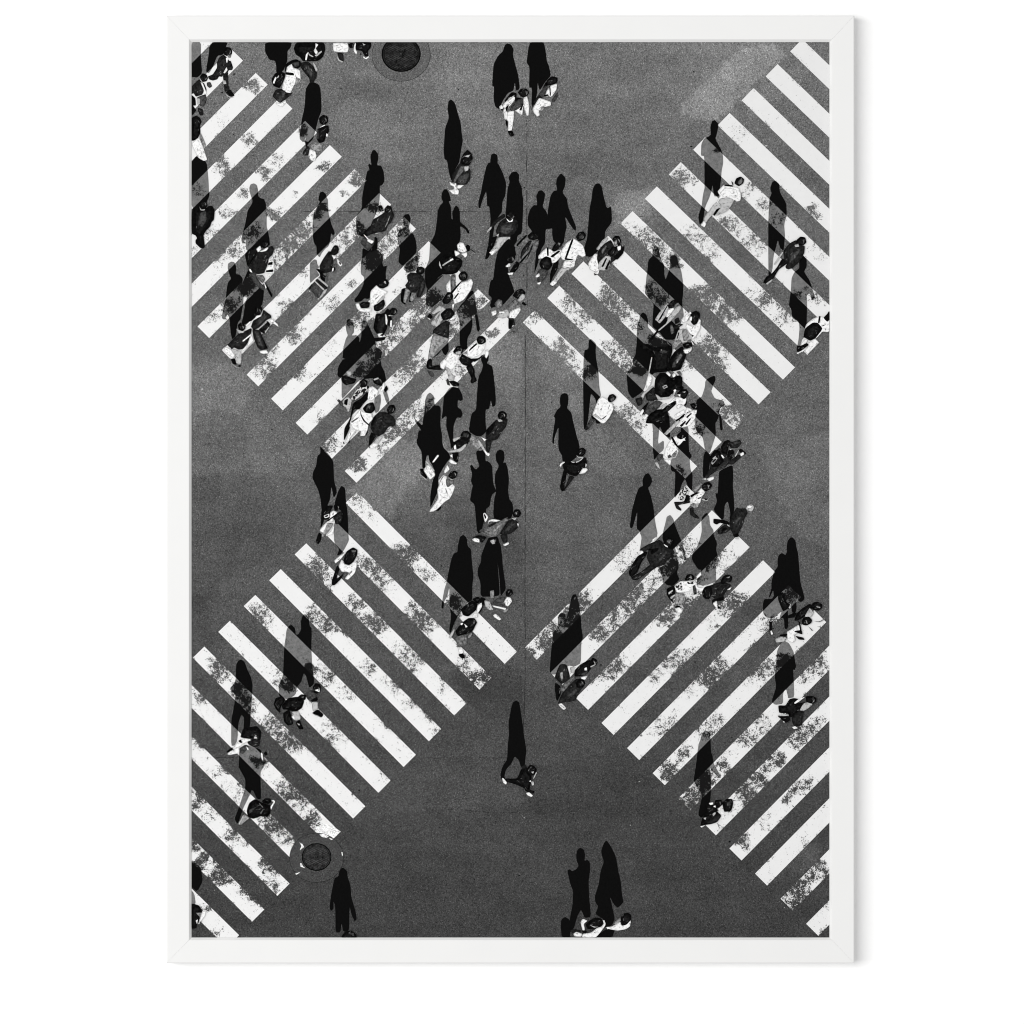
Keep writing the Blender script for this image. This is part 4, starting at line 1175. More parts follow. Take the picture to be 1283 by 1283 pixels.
tl 753,605 790,593 790,617
S
G. 260,460 440,430 452,650 440,672 380,622 350,550 332,732 390,690 390,780 330,832 300,882 286,780 288,600 278,520
S
t. 550,108 622,98 627,340 657,390 632,420 642,520 662,560 657,722 620,680 590,600 560,652 540,720 488,792 498,600 498,540 458,530 453,430 520,330 550,250
P person in a white shirt with a cross body bag
tl 303,450 330,440 350,490 355,512 330,492
te 318,400 340,368 387,370 380,402 340,442
tw 393,390 400,318 440,248 480,208 510,198 520,220 602,208 560,262 540,282 508,310 532,340 500,407 440,412
tm 470,370 510,330 520,350 500,400 450,405
tk 513,190 545,158 590,173 592,215 550,232 518,217
tg 565,190 580,195 560,220
tk 458,208 477,208 520,290 560,278 562,300 520,312 478,260
te 423,390 450,368 462,400 435,410
tw 385,420 440,410 460,430 450,480
P person in a white shirt and shorts with a patterned bag
td 483,820 560,820 600,808 640,780 642,830 520,852 557,890 552,907 508,887
tn 523,790 545,718 595,668 632,720 610,762 560,812
tk 578,820 610,748 642,770 600,832
tm 665,700 740,640 755,655 690,730
tw 633,800 700,740 745,688 765,710 782,730 745,782 735,832 700,842 638,822
tk 748,670 775,638 820,630 850,665 825,702 790,724 753,702
tm 800,660 825,665 810,690
tk 638,760 700,728 737,735 690,752 650,782
tl 738,790 790,800 812,793 805,812 760,807
tk 770,788 802,790 805,802 780,807
tk 705,785 740,775 745,785 715,795
tm 638,840 722,840 717,870 680,882 648,862
tl 690,845 720,840 710,870
td 633,880 670,868 672,920 722,965 717,982 680,972 638,942
S
t. 913,530 1040,468 1047,560 1042,680 1052,780 1057,900 1022,1002 1010,992 1020,930 995,813 965,850 955,992 930,982 858,900 893,820 875,735 900,745 908,600
t. 750,965 790,925 815,935 760,985
P grey haired person in a dark jacket in mid stride
tk 858,980 900,983 980,998 1012,1020 1000,1042 920,1017 890,1037 858,1022
td 893,1092 960,1038 1020,1048 1022,1082 980,1112 908,1132
tk 930,1090 970,1060 1000,1070 940,1110
td 1008,1010 1050,920 1080,872 1100,885 1165,880 1182,930 1150,982 1130,1052 1090,1132 1050,1132 1018,1082
tl 985,1030 1010,1045 1015,1055 995,1050
te 1060,1000 1110,950 1120,970 1070,1040
tl 1163,880 1190,848 1225,846 1245,870 1225,912 1183,907
tw 1175,870 1200,855 1225,865 1200,885
tk 1038,1130 1090,1118 1102,1150 1060,1157
tl 1058,1160 1100,1153 1097,1174 1070,1174
S
t. 188,610 215,558 245,548 272,590 279,630 260,670 240,690 267,760 292,870 302,970 332,1150 280,1192 180,1283 163,1283 182,1150 165,1100 133,1075 140,900 100,1052 85,1072 68,1060 88,900 133,740 155,688 192,670
u. 180,320 340,150 357,250 377,340 300,402 250,442 200,492 178,522 207,430 200,350
S
u. 463,200 473,150 510,128 542,170 562,240 610,360 652,470 684,610 665,622 640,530 600,450 560,480 580,560 602,690 580,750 612,822 540,892 480,882 428,840 430,780 368,720 450,660 500,480 428,400 430,330
P person in a long dark coat taking a long stride
uk 58,745 150,580 240,518 272,530 200,642 160,742 90,802
ud 88,800 200,738 310,648 372,690 250,762 150,832 108,827
ud 180,500 280,440 400,393 440,440 500,490 542,500 562,540 490,592 450,662 370,692 308,690 258,590 280,500 218,532
ue 380,600 460,520 490,520 430,600 390,640
uk 290,500 380,480 390,500 310,560
uk 438,430 450,378 500,360 547,385 547,430 500,482 458,470
ug 470,410 500,388 522,400 500,442
uw 438,440 480,463 487,478 458,467
uw 178,540 205,508 227,530 190,557
uw 315,400 350,370 375,370 330,410
P person in a patterned blouse with a grey bag
uk 468,920 560,878 562,1000 508,992 547,1060 552,1082 478,1002
ul 490,960 540,930 540,945 495,985
ul 510,1010 560,980 560,995 520,1035
uw 553,890 620,838 680,838 760,828 790,850 802,900 860,908 900,868 895,892 860,942 830,952 790,920 782,982 740,942 650,962 578,962
un 563,890 630,850 650,940 590,935
um 558,970 650,958 677,1040 640,1082 558,1092
uk 663,820 690,768 740,760 772,790 765,827 720,832 678,837
um 708,800 735,783 747,817
un 690,850 760,840 765,870 700,870
ue 748,890 780,878 797,975 763,987
uk 770,960 797,965 785,985
uk 558,1110 610,1098 622,1120 570,1127
uw 563,1130 610,1118 642,1150 632,1182 578,1177
uw 788,790 835,738 847,770 800,812
S
u. 843,170 900,118 927,140 937,240 972,290 977,350 1012,430 1002,500 1022,580 995,642 1002,820 1012,842 870,892 798,870 798,790 850,720 808,712 738,600 758,520 800,470 830,390 850,300
P person in dark clothes pulling a black bag
uk 958,1040 1000,1018 1087,1000 1082,1047 1020,1052 960,1092
ud 878,900 960,878 1040,848 1120,860 1167,880 1100,962 1080,1002 1000,1032 948,1002 868,1022 848,960
un 985,960 1050,900 1080,910 1010,990
ud 990,950 1060,880 1130,880 1080,960 1010,1010
uk 1048,840 1080,783 1130,766 1177,790 1167,840 1120,862 1058,872
ul 1110,800 1150,790 1145,800
uk 853,960 880,898 950,888 967,960 930,1032 878,1027
uw 963,1075 1010,1048 1017,1090 1032,1120 1000,1127
uk 1013,1090 1052,1130 1020,1137
uw 1118,930 1167,903 1150,932
P person in a white jacket and dark skirt with a black bag
kw 348,600 390,588 420,655 520,655 542,640 552,700 470,702 400,692 368,660
kw 538,440 610,368 640,400 690,420 752,450 700,492 690,542 620,602 570,612 560,642 538,600 528,510
kl 600,600 690,488 712,520 660,572
km 590,535 640,500 635,515 600,545
kk 573,620 620,600 700,538 717,600 690,662 620,697 578,680
kk 398,600 440,573 530,578 520,647 418,657
kd 430,610 500,600 500,635 440,640
kk 608,370 650,318 720,285 767,330 752,380 690,412 648,402
kl 700,325 720,315 730,350 715,350
kl 598,700 690,718 672,757 638,742
P person in a black jacket with a white strap
kk 588,800 600,718 700,718 740,658 770,668 782,740 802,790 782,880 740,862 740,902 710,962 700,982 620,982 568,902
kd 640,800 700,738 722,850 680,962 628,962
kk 768,680 800,648 850,653 870,690 840,737 790,742
ke 820,690 850,670 850,710
kw 753,738 790,745 822,740 770,752
kw 713,725 730,728 747,800 740,862 723,852
kw 778,810 800,798 797,892 778,882
kw 618,970 690,958 682,1012 640,1022
kk 568,1020 722,1008 712,1047 620,1067 578,1052
kk 650,990 690,960 690,1000
S
k. 228,870 250,788 290,788 332,860 332,950 300,990 370,988 392,1010 400,1082 422,1000 422,840 450,798 490,828 512,870 550,950 592,1040 602,1130 682,1180 660,1290 188,1290 198,1150 230,1030 255,990 235,930
o. 260,-10 660,-10 662,60 702,140 717,230 690,252 650,200 500,210 420,230 300,370 240,432 240,210 193,180 203,80
S
o. 588,420 655,368 662,450 640,557 598,582
S
o. 680,350 720,338 752,440 740,492 718,462
P person in a leopard print top and white shirt
oe 188,440 210,428 252,470 272,520 240,507
ok 330,640 360,470 450,420 520,340 542,400 480,470 430,542 370,532 322,722 330,732 300,802 262,882 268,742
ok 240,180 290,170 340,200 400,210 380,260 280,280 240,240
ol 290,130 340,130 350,160 310,190
on 338,430 380,358 430,298 520,288 562,300 450,392 380,442 330,462
ol 248,450 300,398 342,430 342,500 310,572 288,520 258,502
ok 270,440 310,420 300,500 265,480
ow 528,310 570,288 640,340 622,390 560,452 528,440 508,390
ok 480,400 530,340 520,420 470,450
ok 428,240 480,208 522,240 502,302 438,302
ok 568,215 610,178 660,188 692,240 682,292 640,282 588,262
ol 580,215 630,195 640,210 590,230
ow 648,330 690,248 702,260 702,322 660,352
ok 688,330 720,278 740,320 710,357
P person dressed in white with a shoulder strap
ok 253,880 275,903 260,914
ok 298,890 332,868 325,897
ok 438,830 490,813 522,763 517,802 460,832
ow 328,670 440,528 460,560 560,578 577,640 530,692 520,752 490,822 438,827 448,770 400,762 360,742 338,702
ow 338,740 402,758 340,832 310,892 268,907 280,868
og 340,670 420,620 425,630 350,685
ok 463,530 510,478 580,458 602,540 560,582 498,577
og 520,500 550,500 540,540
ok 438,538 455,600 490,660 547,708 535,717 470,662 443,600
P person in a dark grey jacket and light trousers
ok 538,830 560,778 612,820 560,902 540,962 528,930
ol 578,900 630,828 692,820 652,872 620,922 588,942
od 553,690 590,608 640,568 720,568 802,620 822,690 800,722 740,722 700,792 640,827 588,807 548,740
ok 553,690 600,598 612,620 572,722
od 690,600 700,640 660,760 640,740
ok 723,540 750,493 800,488 822,530 790,582 738,587
ow 538,930 580,898 637,910 600,947 548,962
P person in a white shirt with a shoulder strap
lw 398,700 422,690 405,760
lw 398,570 450,498 500,460 552,448 600,418 624,460 600,542 520,652 420,697 408,630
lk 463,390 490,348 535,340 567,380 552,432 510,447 478,432
le 500,380 530,370 520,410
lk 378,570 480,458 492,465 400,582
lk 408,640 460,573 472,580 430,637
P person in a pale coat with an open bag
ll 163,910 220,818 270,768 200,802 178,792 260,708 330,738 322,800 290,872 240,942
lm 215,870 260,790 270,800 230,910
lk 268,800 340,738 390,738 432,800 370,852 298,867
lw 368,860 440,808 447,830 390,867
lk 128,830 160,788 192,830 160,862
lw 130,840 160,850 165,865
ld 188,980 240,928 330,870 372,880 362,1062 290,1042 198,1002
lk 323,600 350,563 395,568 414,610 385,662 350,692 308,692 288,660
lm 350,600 380,590 370,620
S
l. 195,960 372,880 362,1100 290,1180 240,1242 140,1300 180,1150
l. 285,1180 357,1100 362,1190 330,1242 308,1232
S
l. 588,560 620,543 642,600 652,700 682,880 697,960 680,992 663,970 640,800 610,820 617,900 602,990 560,1060 557,1190 478,1150 478,850 438,780 490,700 540,650
P person in dark trousers and grey shoes
pm 270,-10 440,10 440,60 330,140 290,230 220,300 230,200
pk 205,335 215,275 250,245 268,265 265,328 350,318 382,370 300,372 220,362
pe 213,370 270,390 292,420 280,452 240,432
P person in a white shirt and dark trousers in mid stride
pk 628,340 690,298 727,380 722,420 752,490 690,522 678,490 690,460 660,400
pk 553,260 590,198 640,228 722,268 692,300 640,332 588,312
pw 408,250 450,188 500,138 522,128 490,190 540,212 562,210 545,292 500,352 470,377 408,330 398,370 358,350 353,300 385,268
pk 488,180 530,118 590,108 612,150 590,190 540,202
pl 518,180 580,168 577,205 528,207
pl 408,340 450,348 482,420 512,440 502,492 450,482 428,400
pk 443,490 510,488 562,520 552,552 490,547
pe 418,480 440,458 462,542 430,532
pw 478,550 552,553 540,560
P person in a white shirt seen from above with arm out
pk 688,250 760,248 832,198 802,240 718,292
pw 638,200 650,128 740,58 760,100 842,78 832,150 780,212 700,252 648,232
pw 833,160 870,148 877,200 850,252 833,230
pk 743,50 760,13 800,3 842,30 847,75 800,102 758,92
pe 790,45 815,40 805,65
pk 668,150 740,83 757,95 690,152 663,177
pm 588,200 640,168 642,202
S
p. 450,570 480,553 555,563 592,640 599,690 575,707 545,690 540,770 582,800 597,850 575,887 535,880 500,960 495,1060 502,1150 470,1232 463,1150 438,1050 418,980 425,860 368,902 383,800 393,650
S
p. 788,220 830,203 877,215 872,270 855,300 910,328 922,380 942,560 952,690 947,752 915,772 898,690 880,790 840,800 842,950 852,1030 800,1082 740,1082 658,1030 690,840 740,800 748,650 763,450 800,380 815,320 793,270
P person in a dark suit walking away
pd 838,1120 910,1128 897,1190 880,1262 850,1242 843,1180
pd 848,1010 960,900 1000,923 1060,888 1080,900 1062,980 1010,1042 970,1117 910,1132 838,1112
pk 850,1010 955,905 930,1000 860,1090
pk 968,860 990,818 1030,810 1070,840 1067,880 1030,912 983,897
pl 968,905 1000,898 1027,920 985,932
pw 793,1090 850,1118 830,1137
P person in black carrying a striped bag
pk 568,1070 600,1028 650,1023 692,1065 660,1112 598,1112
pe 600,1060 640,1045 640,1090 610,1090
pk 488,1150 570,1088 650,1108 680,1078 692,1100 650,1162 620,1212 580,1247 500,1237 478,1190
pl 488,1110 560,1088 572,1100 500,1147
pl 428,1240 560,1218 620,1168 642,1160 622,1212 570,1252 450,1257
pw 500,1190 520,1170 530,1220 505,1225
pm 668,1120 700,1068 740,1108 802,1190 770,1242 700,1172
pl 750,1100 800,1160 850,1250 885,1283 840,1270 770,1170
pg 750,1230 790,1195 815,1230 780,1240
sw 738,110 775,150 803,158 790,187 760,170
sk 388,150 470,138 462,250 418,242
sw 358,240 380,213 452,260 440,274 388,264
sw 373,180 400,163 402,202
S
p. 193,700 213,640 245,613 287,650 292,720 300,753 345,753 362,790 357,970 377,1080 372,1150 402,1230 440,1290 158,1290 153,1240 103,1160 123,1020 155,1020 88,930 78,888 110,918 165,970 173,890 193,800
s. 18,-10 285,-10 302,90 362,150 382,200 320,280 250,400 245,560 200,662 163,742 163,600 190,440 220,380 190,290 150,230 140,120 110,250 112,310 78,322 73,140 18,50
P person carrying a white paper bag
sk 48,320 90,318 132,400 120,437 58,375
sl 53,375 110,435 125,437 115,425
sw 88,335 130,278 160,288 222,385 160,442
sl 108,240 130,238 212,340 200,347
sw 183,250 240,168 260,178 200,252
P person dressed all in white with dark hair
sk 218,765 275,718 282,740 250,772
sw 248,450 300,388 342,400 332,480 400,478 430,510 400,592 370,642 320,672 230,762 160,785 155,770 250,640 238,540 263,490
sg 328,430 412,430 417,470 350,522 333,490
sm 253,580 300,625 352,622 300,632
sm 330,520 350,580 345,600 325,540
sm 260,460 300,395 306,402 268,470
sk 348,400 390,343 430,338 460,360 442,412 400,432
sl 355,420 400,435 415,425 400,445
sw 308,350 345,273 374,325 320,372
S
s. 653,140 680,118 730,108 752,150 757,240 775,235 800,253 827,290 837,480 872,560 830,592 815,622 802,720 758,752 770,830 730,902 715,1002 680,1012 663,980 653,860 638,700 588,660 603,570 618,500 598,450 613,380 588,290 605,273 650,330 692,290 663,210
S
s. 863,170 880,128 910,113 952,130 960,200 945,260 970,248 992,310 1007,430 997,560 1012,650 1047,690 1052,780 1030,852 950,862 850,862 838,800 848,650 870,560 853,450 858,370 900,290 868,230
P person in a wide grey cape holding a phone
sk 608,1060 680,1028 772,1048 720,1112 690,1112
sg 678,990 750,940 860,900 1002,830 960,922 890,1032 840,1062 780,1042
se 690,990 740,958 747,1002
sd 780,930 860,890 880,900 800,950
sm 820,970 930,900 900,960 830,1010
sk 828,870 860,828 920,838 942,870 890,882
sw 778,910 790,868 840,858 920,873 870,887 800,882
sw 728,800 750,788 787,835 760,892 743,880
sk 735,810 750,805 765,840 755,860
sw 608,1080 640,1058 690,1073 692,1112 640,1102
sk 780,1060 880,1040 900,1100 780,1130
sl 800,1090 850,1075 860,1120 830,1130
P person in dark clothes with white shoes
sd 903,1020 950,948 1000,868 1050,858 1090,878 1112,910 1102,952 1030,1012 990,1022
se 960,980 1030,900 1060,920 1000,990
sd 908,1030 982,1008 992,1100 943,1112
sk 1043,800 1070,753 1115,753 1140,795 1110,842 1058,837
sm 1070,785 1095,790 1090,815
sl 1035,850 1090,843 1070,872
sw 1093,905 1112,908 1105,942
sw 938,1135 1000,1103 1012,1125 965,1147
S
r. 135,120 165,153 205,188 242,245 247,400 272,490 245,542 225,440 215,552 195,592 202,620 160,652 148,640 138,540 118,470 98,430 73,380 78,330 103,280 113,200 138,180
r. 145,640 172,630 167,720 138,792 143,700
S
r. 278,490 305,438 337,460 342,560 357,660 362,830 367,880 330,952 300,992 268,1002 290,952 248,900 243,740 300,720 320,660 248,590
P person in a dark top with light trousers and a black bag
rm 128,790 180,738 247,740 200,812 148,862
rw 128,800 180,738 197,740 160,822
rw 215,830 245,760 250,770 222,840
rw 213,660 240,638 277,655 240,692 240,732 208,732
rd 243,680 310,638 317,700 300,742 258,752
rk 153,660 200,598 242,598 215,652 215,702 168,717
rw 163,680 210,663 212,690 173,702
rk 170,685 200,672 200,685 180,695
rk 243,600 265,578 297,600 282,640 253,642
rk 188,722 290,648 294,655 200,727
rk 98,890 125,813 152,830 140,882 120,914
rw 240,760 250,770 240,830 175,845 225,800
P person with long black hair in a white top
rk 228,1210 270,1078 297,1090 265,1192 332,1138 302,1190 250,1242 228,1237
rw 248,1040 300,998 357,958 302,1030 258,1067
rw 283,1090 310,1028 330,1070 370,1080 410,1048 432,1060 427,1100 415,1142 360,1197 333,1187 370,1140 348,1132 308,1132
rm 360,1150 390,1120 395,1130 370,1160
rk 323,1040 345,968 400,933 437,955 432,1002 410,1042 375,1077 338,1072
rg 385,960 425,955 420,975 395,975
S
v. 223,120 233,80 260,63 287,90 294,155 322,180 330,300 342,400 332,470 332,590 290,612 200,742 155,862 146,830 163,720 148,640 148,480 130,560 105,602 100,662 83,650 88,610 108,500 128,440 138,380 163,260 183,215 213,203 213,170
S
v. 438,140 460,93 530,88 562,150 572,250 577,320 592,420 602,502 560,562 548,380 533,270 545,420 552,550 500,562 398,562 398,450 373,380 378,330 403,280 403,230
P person in a black jacket and grey skirt coat
vg 198,890 230,868 285,863 292,900 297,940 270,952 218,972
vw 213,970 250,968 262,1010 223,1012
vk 218,1030 250,1003 277,1050 250,1062
vw 225,1015 250,1000 260,1015 240,1020
vl 138,890 185,818 192,830 160,902
vk 193,840 240,778 300,788 357,798 332,842 280,862 213,882
vk 248,770 300,733 350,733 372,770 345,812 298,817
vg 335,765 355,760 345,785
vw 238,775 260,773 250,792 238,787
vw 268,780 294,800 280,812
vm 293,890 320,848 332,860 310,897
P person in black with a white scarf
vk 238,660 330,588 372,620 362,670 300,722 258,712
vk 328,580 380,558 402,590 370,622
ve 360,585 385,580 375,600
vk 398,560 442,578 402,680 378,702
vw 373,630 407,608 412,640 380,692 363,692
vw 328,715 350,693 377,700 370,727 343,732
P person in a grey jacket with a folded umbrella
vl 428,590 472,598 492,650 502,665 470,672 438,642
ve 493,610 530,573 590,558 602,600 597,642 518,632
vw 588,600 610,563 642,570 652,600 620,642 598,632
vk 608,590 615,585 612,620
vw 493,630 605,653 602,670 498,644
vk 598,530 615,501 650,503 660,535 630,562 603,557
vm 568,680 610,658 632,650 600,692
vw 498,710 520,698 567,740 550,754 508,727
vm 473,515 507,508 507,570 478,582
S
w. 648,250 658,180 690,133 720,131 757,170 767,250 787,320 802,500 817,680 832,740 872,890 820,937 758,880 772,1000 757,1062 713,1062 698,940 660,990 667,1242 623,1262 613,1130 558,1122 590,1040 480,1132 400,1122 358,1080 353,960 368,895 470,890 490,850 480,780 440,872 425,872 458,770 458,690 488,560 540,490 533,420 548,350 590,323 630,350 653,310
P person in a dark coat carrying a large white bag
wk 540,840 600,800 640,930 690,960 665,1010 600,1050 540,900
yw 560,100 600,78 690,20 720,90 640,132 652,190 620,217 568,190
yl 438,175 500,148 562,160 540,202 448,217
yk 478,130 570,118 562,145 500,152
yk 638,90 720,78 732,130 650,102
yk 648,140 740,160 752,187 690,182
yk 373,-10 405,-10 402,90 385,122 373,80
yw 385,90 400,85 415,125 395,130
yk 540,-10 582,-10 562,70 543,70
wk 638,1110 740,1058 772,1070 740,1122 638,1132
wk 738,1160 770,1068 850,998 940,948 962,1000 920,1062 860,1112 780,1162
wd 790,1100 860,1030 900,1020 850,1080
wl 868,1110 930,998 982,1060 950,1112 898,1122
wk 938,980 980,933 1030,925 1087,960 1087,1002 1040,1037 978,1032
wm 1010,978 1060,990 1062,1007 1020,997
wk 828,1170 860,1118 920,1108 962,1150 952,1190 890,1222 843,1212
wm 885,1160 895,1160 905,1200 895,1200
wk 788,1160 812,1180 832,1290 813,1290 798,1200
wk 900,1220 970,1280 960,1290 920,1240
wm 970,1163 1050,1170 1120,1128 1122,1142 1050,1182
S
y. 460,300 500,218 540,198 580,218 602,250 637,320 652,420 662,470 645,512 628,500 637,620 642,800 580,812 553,700 520,760 522,870 440,882 398,850 450,690 433,580 448,450 453,370
P person in a black jacket leaning forward with papers
yd 618,1010 680,948 747,950 722,1060 732,1102 640,1112 618,1060
yk 548,890 590,818 640,808 692,820 640,870 762,850 732,900 690,942 620,1012 588,1012 578,970 478,970 468,885
yl 698,940 740,868 780,853 842,870 790,922 740,947
yk 763,790 830,783 882,810 877,850 840,872 768,852
ye 830,820 850,810 845,850
yw 638,860 690,818 762,793 700,842 648,872
yl 463,990 580,983 582,1000 468,1002
yk 458,1000 590,1003 597,1050 550,1077 508,1040
yw 520,1060 535,1055 535,1075
yw 613,1120 650,1108 682,1130 640,1142
S
x. 448,70 465,38 495,36 522,120 542,250 547,360 564,470 547,520 542,730 480,762 420,752 380,790 290,842 250,842 230,815 243,620 258,500 263,420 310,370 313,260 340,223 382,230 395,290 420,200
P person in black with a white scarf and collar
xl 433,770 480,758 472,830 443,822
xk 478,800 540,738 640,688 652,755 640,792 600,842 540,862 478,862
xk 638,710 660,670 700,688 712,730 690,757 648,757
xl 668,700 697,735 690,747 640,772 638,760 685,740
xw 578,780 600,768 607,800 580,802
xe 550,830 620,800 600,840 550,855
xw 538,870 612,853 590,892 558,897
P person in a long dark coat with striped shoes
xk 283,920 340,958 342,1040 300,1122 283,1002
xd 278,870 330,738 400,738 432,850 432,892 350,942 308,902
xm 330,830 360,810 365,880 345,910
xg 333,1010 340,968 440,878 477,858 452,910 370,1022
xd 308,1140 350,1038 420,958 490,888 542,880 582,910 582,952 530,1012 490,1102 430,1117 368,1122
xe 400,1060 490,978 512,1000 450,1072
xk 488,930 520,888 570,888 590,930 560,972 508,977
xe 525,935 555,930 545,955
xw 318,1140 350,1128 397,1180 370,1202 328,1160
xk 328,1145 362,1160 355,1167
xk 345,1175 385,1175 380,1182
S
z. 423,530 440,498 465,490 492,510 512,570 542,630 555,700 552,750 547,850 542,910 532,1042 480,1082 487,960 465,930 440,1002 432,1140 410,1182 383,1182 383,980 408,850 420,770 388,750 373,720 410,680 420,640
S
z. 828,250 845,218 870,211 897,240 902,290 920,290 945,250 943,180 960,128 985,126 1010,165 1012,215 1030,240 1027,400 1032,520 1052,680 1010,722 985,620 965,598 945,670 910,712 902,770 840,812 768,790 763,700 800,620 808,400 818,330
P person in black with a pale skirt and black bag
zl 868,910 930,903 942,970 900,982 878,950
zk 788,860 840,798 920,788 972,820 952,880 910,907 860,902 830,892 798,892
zk 918,790 945,768 985,773 982,810 940,832
zg 940,790 970,785 960,800
zk 723,850 740,798 800,783 817,820 780,872 777,922 743,890
zk 798,920 850,888 872,960 882,1010 840,1022 808,992
zw 868,950 890,938 892,977
zk 898,1000 930,968 967,1050 930,1052
zl 910,1000 935,1010 930,1020
P person in a grey top and pale shorts
ze 983,790 1010,738 1040,738 1072,780 1062,820 1008,822
zk 1018,820 1070,788 1082,810 1050,842
zl 1028,830 1077,828 1082,890 1038,907
zk 1038,710 1060,678 1100,688 1107,740 1070,767 1038,752
zw 1053,735 1095,723 1092,752
zk 1028,920 1080,888 1127,930 1110,957
zl 1035,925 1080,940 1110,960 1070,945
S
A. 558,500 580,450 620,423 700,448 772,470 802,540 832,580 802,652 772,702 777,900 777,972 740,972 690,870 650,962 600,1062 560,1182 540,1222 513,1170 558,1050 620,860 620,770 570,680 553,650 558,560
A. 803,510 830,488 847,525 820,537
P person with long dark hair and a white collar
Aw 438,520 490,453 560,428 562,510 500,522 460,530
Ak 428,495 490,448 502,470 450,507
Ak 568,350 600,258 690,243 740,238 782,290 772,390 700,362 618,362
An 700,340 730,310 740,370 710,370
Ad 638,400 700,358 772,390 762,440 710,452 658,430
Aw 548,390 600,358 682,370 630,402 570,442 518,472 488,460
Ak 550,385 580,370 590,410 565,405
Ae 560,460 620,425 660,440 600,520 565,510
Aw 630,440 650,460 655,480 640,475
Aw 778,500 795,518 797,592 780,552
P person with a striped black bag
Am 558,1200 610,1118 667,1160 600,1212 568,1237
Ak 633,1090 660,1008 720,968 790,1010 872,1030 877,1110 840,1152 780,1142 700,1172 648,1152
Ae 658,1080 730,1048 702,1090 658,1122
Ag 760,1010 800,1050 795,1058 760,1020
Ag 770,1110 800,1070 802,1080 778,1125
Ak 788,990 820,963 870,963 887,1000 850,1022 798,1012
Aw 880,988 905,978 922,1000 890,1052 880,1082 873,1050 905,1000
Al 550,1225 600,1130 605,1140 565,1230
S
B. 1088,400 1110,371 1142,395 1147,440 1167,500 1172,580 1202,680 1210,735 1195,750 1173,700 1160,640 1157,790 1152,815 1115,822 1105,760 1095,827 1063,827 1060,640 1047,610 1047,660 1035,677 1020,660 1028,580 1053,450 1083,433
P dark head of a walker at the bottom edge
Bk 1103,855 1130,818 1175,813 1207,840 1212,870 1108,870
Be 1150,830 1190,830 1190,850
S
B. 50,315 120,370 134,470 95,542 50,505
B. 50,525 75,560 85,625 50,640
P person in black at the lower left corner
Bk 50,620 110,638 132,680 120,722 95,762 90,797 50,802
Bw 103,770 130,678 157,673 152,710 110,762
Bm 88,690 127,688 115,722
Bw 85,745 100,735 95,770
S
C. 350,210 370,163 400,153 432,170 442,230 462,360 482,520 510,690 497,770 492,850 450,862 428,790 385,748 345,832 290,892 272,960 282,992 240,992 230,940 253,860 303,780 308,650 323,500 316,390 335,290
P lone person in black with white shoes
Ck 268,985 410,988 450,890 500,848 562,940 562,1010 552,1050 542,1110 597,1118 582,1152 500,1122 488,1090 400,1052 298,1022
Ck 498,900 545,838 590,848 622,890 602,940 550,962 508,932
Cd 443,860 500,838 510,860 480,882
Cl 560,915 590,910 580,935
Cw 248,980 265,983 302,1030 290,1052 258,1030
Cw 503,1140 540,1133 582,1170 560,1184 518,1165
Cl 558,1020 585,1018 592,1055 570,1062
Cw 538,1015 557,1003 560,1027
Cl 578,990 615,913 622,925 590,987
S
D. 398,150 430,120 477,140 482,200 487,340 502,370 512,450 562,540 587,580 570,602 540,570 488,520 473,480 487,620 487,740 477,870 430,962 390,1002 358,970 388,830 400,770 338,680 313,620 338,460 353,330 363,260 383,210
P dark haired person in a patterned dark coat with a bag
Dk 378,1080 400,998 430,958 500,918 562,940 592,980 550,1042 490,1062 418,1072
Dd 440,1050 500,1000 560,960 590,980 550,1040 490,1060
Dk 428,870 480,848 550,888 562,930 480,952 428,982
Dk 528,820 590,813 612,860 550,902 518,870
Dk 598,850 640,808 700,808 712,850 692,930 618,942
De 650,850 680,830 690,870 660,880
Dw 463,850 510,843 507,865 480,870
Dw 508,885 530,873 537,897
Dw 548,910 590,893 580,922
Dw 553,945 600,943 622,955 600,967
Dl 410,1000 440,995 430,1020
Dl 500,960 530,940 535,955 510,985
Dw 378,1085 430,1073 395,1097
S
E. 358,270 370,213 400,188 442,210 454,270 445,330 480,318 504,350 507,430 490,550 497,720 517,930 450,942 410,848 370,922 330,1062 270,1082 290,950 320,800 325,650 298,590 263,435 285,418 315,442 360,420 385,380 363,330
E. 198,960 240,928 287,960 302,1060 290,1120 300,1150 203,1150 193,1030
S
E. 628,210 655,138 680,111 722,160 782,280 812,450 837,560 847,680 864,770 850,790 830,812 800,832 758,790 718,710 745,830 772,950 740,1022 660,1042 658,960 563,900 595,820 563,770 558,710 600,580 620,440 655,340 628,250
E. 570,1140 680,1058 772,1068 745,1150 570,1150
P person with dark hair and white clothes at the bottom edge
Ed 278,1080 330,1058 422,1078 340,1112
Ew 638,960 665,973 672,1020 620,1092 570,1150 418,1150 428,1110 520,1098 580,1048 630,1033 655,1000
Ek 498,970 560,933 620,943 652,975 632,1020 570,1052 478,1062 458,1010
El 500,1015 560,1035 600,1035 550,1045
Ew 403,985 430,948 482,970 440,1002 452,1070 428,1082
Ek 418,1070 472,1078 462,1110 428,1102
Ew 328,1110 360,1088 420,1108 415,1142 338,1138
P person with black hair in a white top at the bottom edge
Em 753,1000 830,933 837,970 790,1012
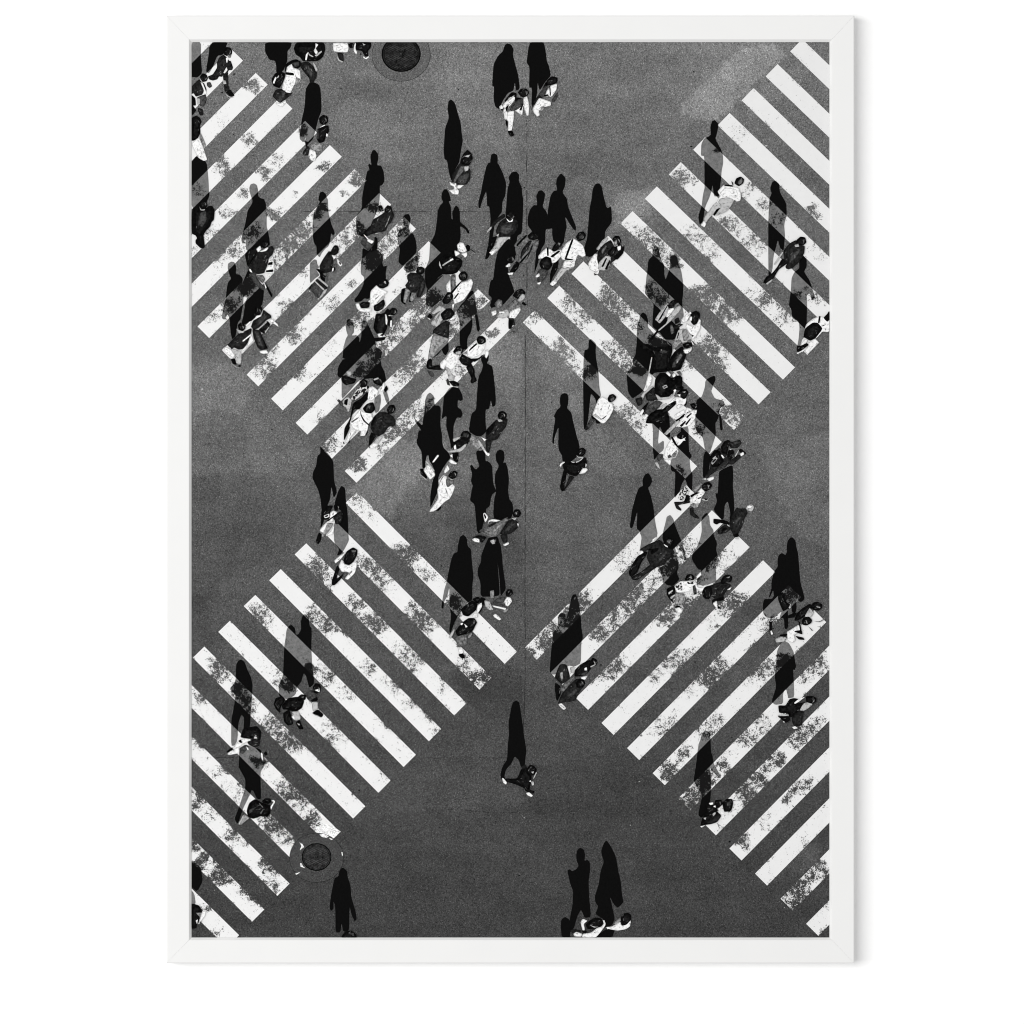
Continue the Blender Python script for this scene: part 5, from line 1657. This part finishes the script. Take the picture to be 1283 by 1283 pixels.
Ew 673,1040 740,1033 830,978 842,1020 880,1008 942,958 937,1030 890,1062 800,1077 718,1062
Ek 833,940 860,893 910,883 947,910 947,960 900,1012 848,1027
Ed 870,930 910,920 900,960 870,960
S
q. 578,60 600,38 657,90 652,170 657,250 682,380 692,560 712,650 670,702 660,742 653,690 620,640 600,628 572,900 550,1002 523,1012 518,500 523,270 533,160 575,148
P person in a white shirt and shorts
qd 528,1000 560,968 592,990 550,1024
qe 558,960 600,888 647,905 602,970 575,1002
qk 603,860 620,858 722,915 732,935 660,952 648,902 608,892
qw 613,860 640,788 680,688 720,653 780,688 800,720 830,728 847,790 802,880 750,942 718,947
qk 718,895 770,858 767,870 730,902
ql 620,860 650,840 720,900 715,915
qk 778,680 800,638 840,628 877,660 862,690 820,722 788,712
qg 808,682 850,658 852,690 820,717
S
q. 268,690 278,640 315,618 352,630 362,680 357,740 345,780 392,830 412,930 452,1090 482,1200 440,1272 420,1302 290,1292 258,1230 253,1100 255,980 215,1080 205,1167 188,1155 188,1110 203,1000 220,890 203,870 240,798 275,770
H. 305,-10 710,-10 745,200 700,350 560,460 400,460 380,290 320,220
P person in a black dress carrying a white bag
Hk 340,970 390,740 420,620 500,640 480,760 430,920 450,1030 380,1060
Hd 440,1000 540,730 640,760 500,950 420,1050
Hk 400,460 560,440 680,460 810,375 860,365 885,440 890,510 850,570 760,650 690,740 620,745 500,700 410,600
Hg 485,680 535,720 475,835 465,820
Hk 690,250 740,190 810,170 870,225 850,300 800,350 700,340
Hm 730,300 770,260 775,280 745,310
Hl 675,325 720,365 800,360 820,375 740,390 690,355
Hl 660,460 740,430 800,375 825,375 760,440 670,480
Hl 560,450 645,460 635,480 590,475
Hw 335,545 360,490 430,455 445,470 380,520 370,560
Hl 860,490 890,510 875,560 855,570
Hw 725,705 800,590 870,580 910,620 840,690'''
si = pi_ = 0
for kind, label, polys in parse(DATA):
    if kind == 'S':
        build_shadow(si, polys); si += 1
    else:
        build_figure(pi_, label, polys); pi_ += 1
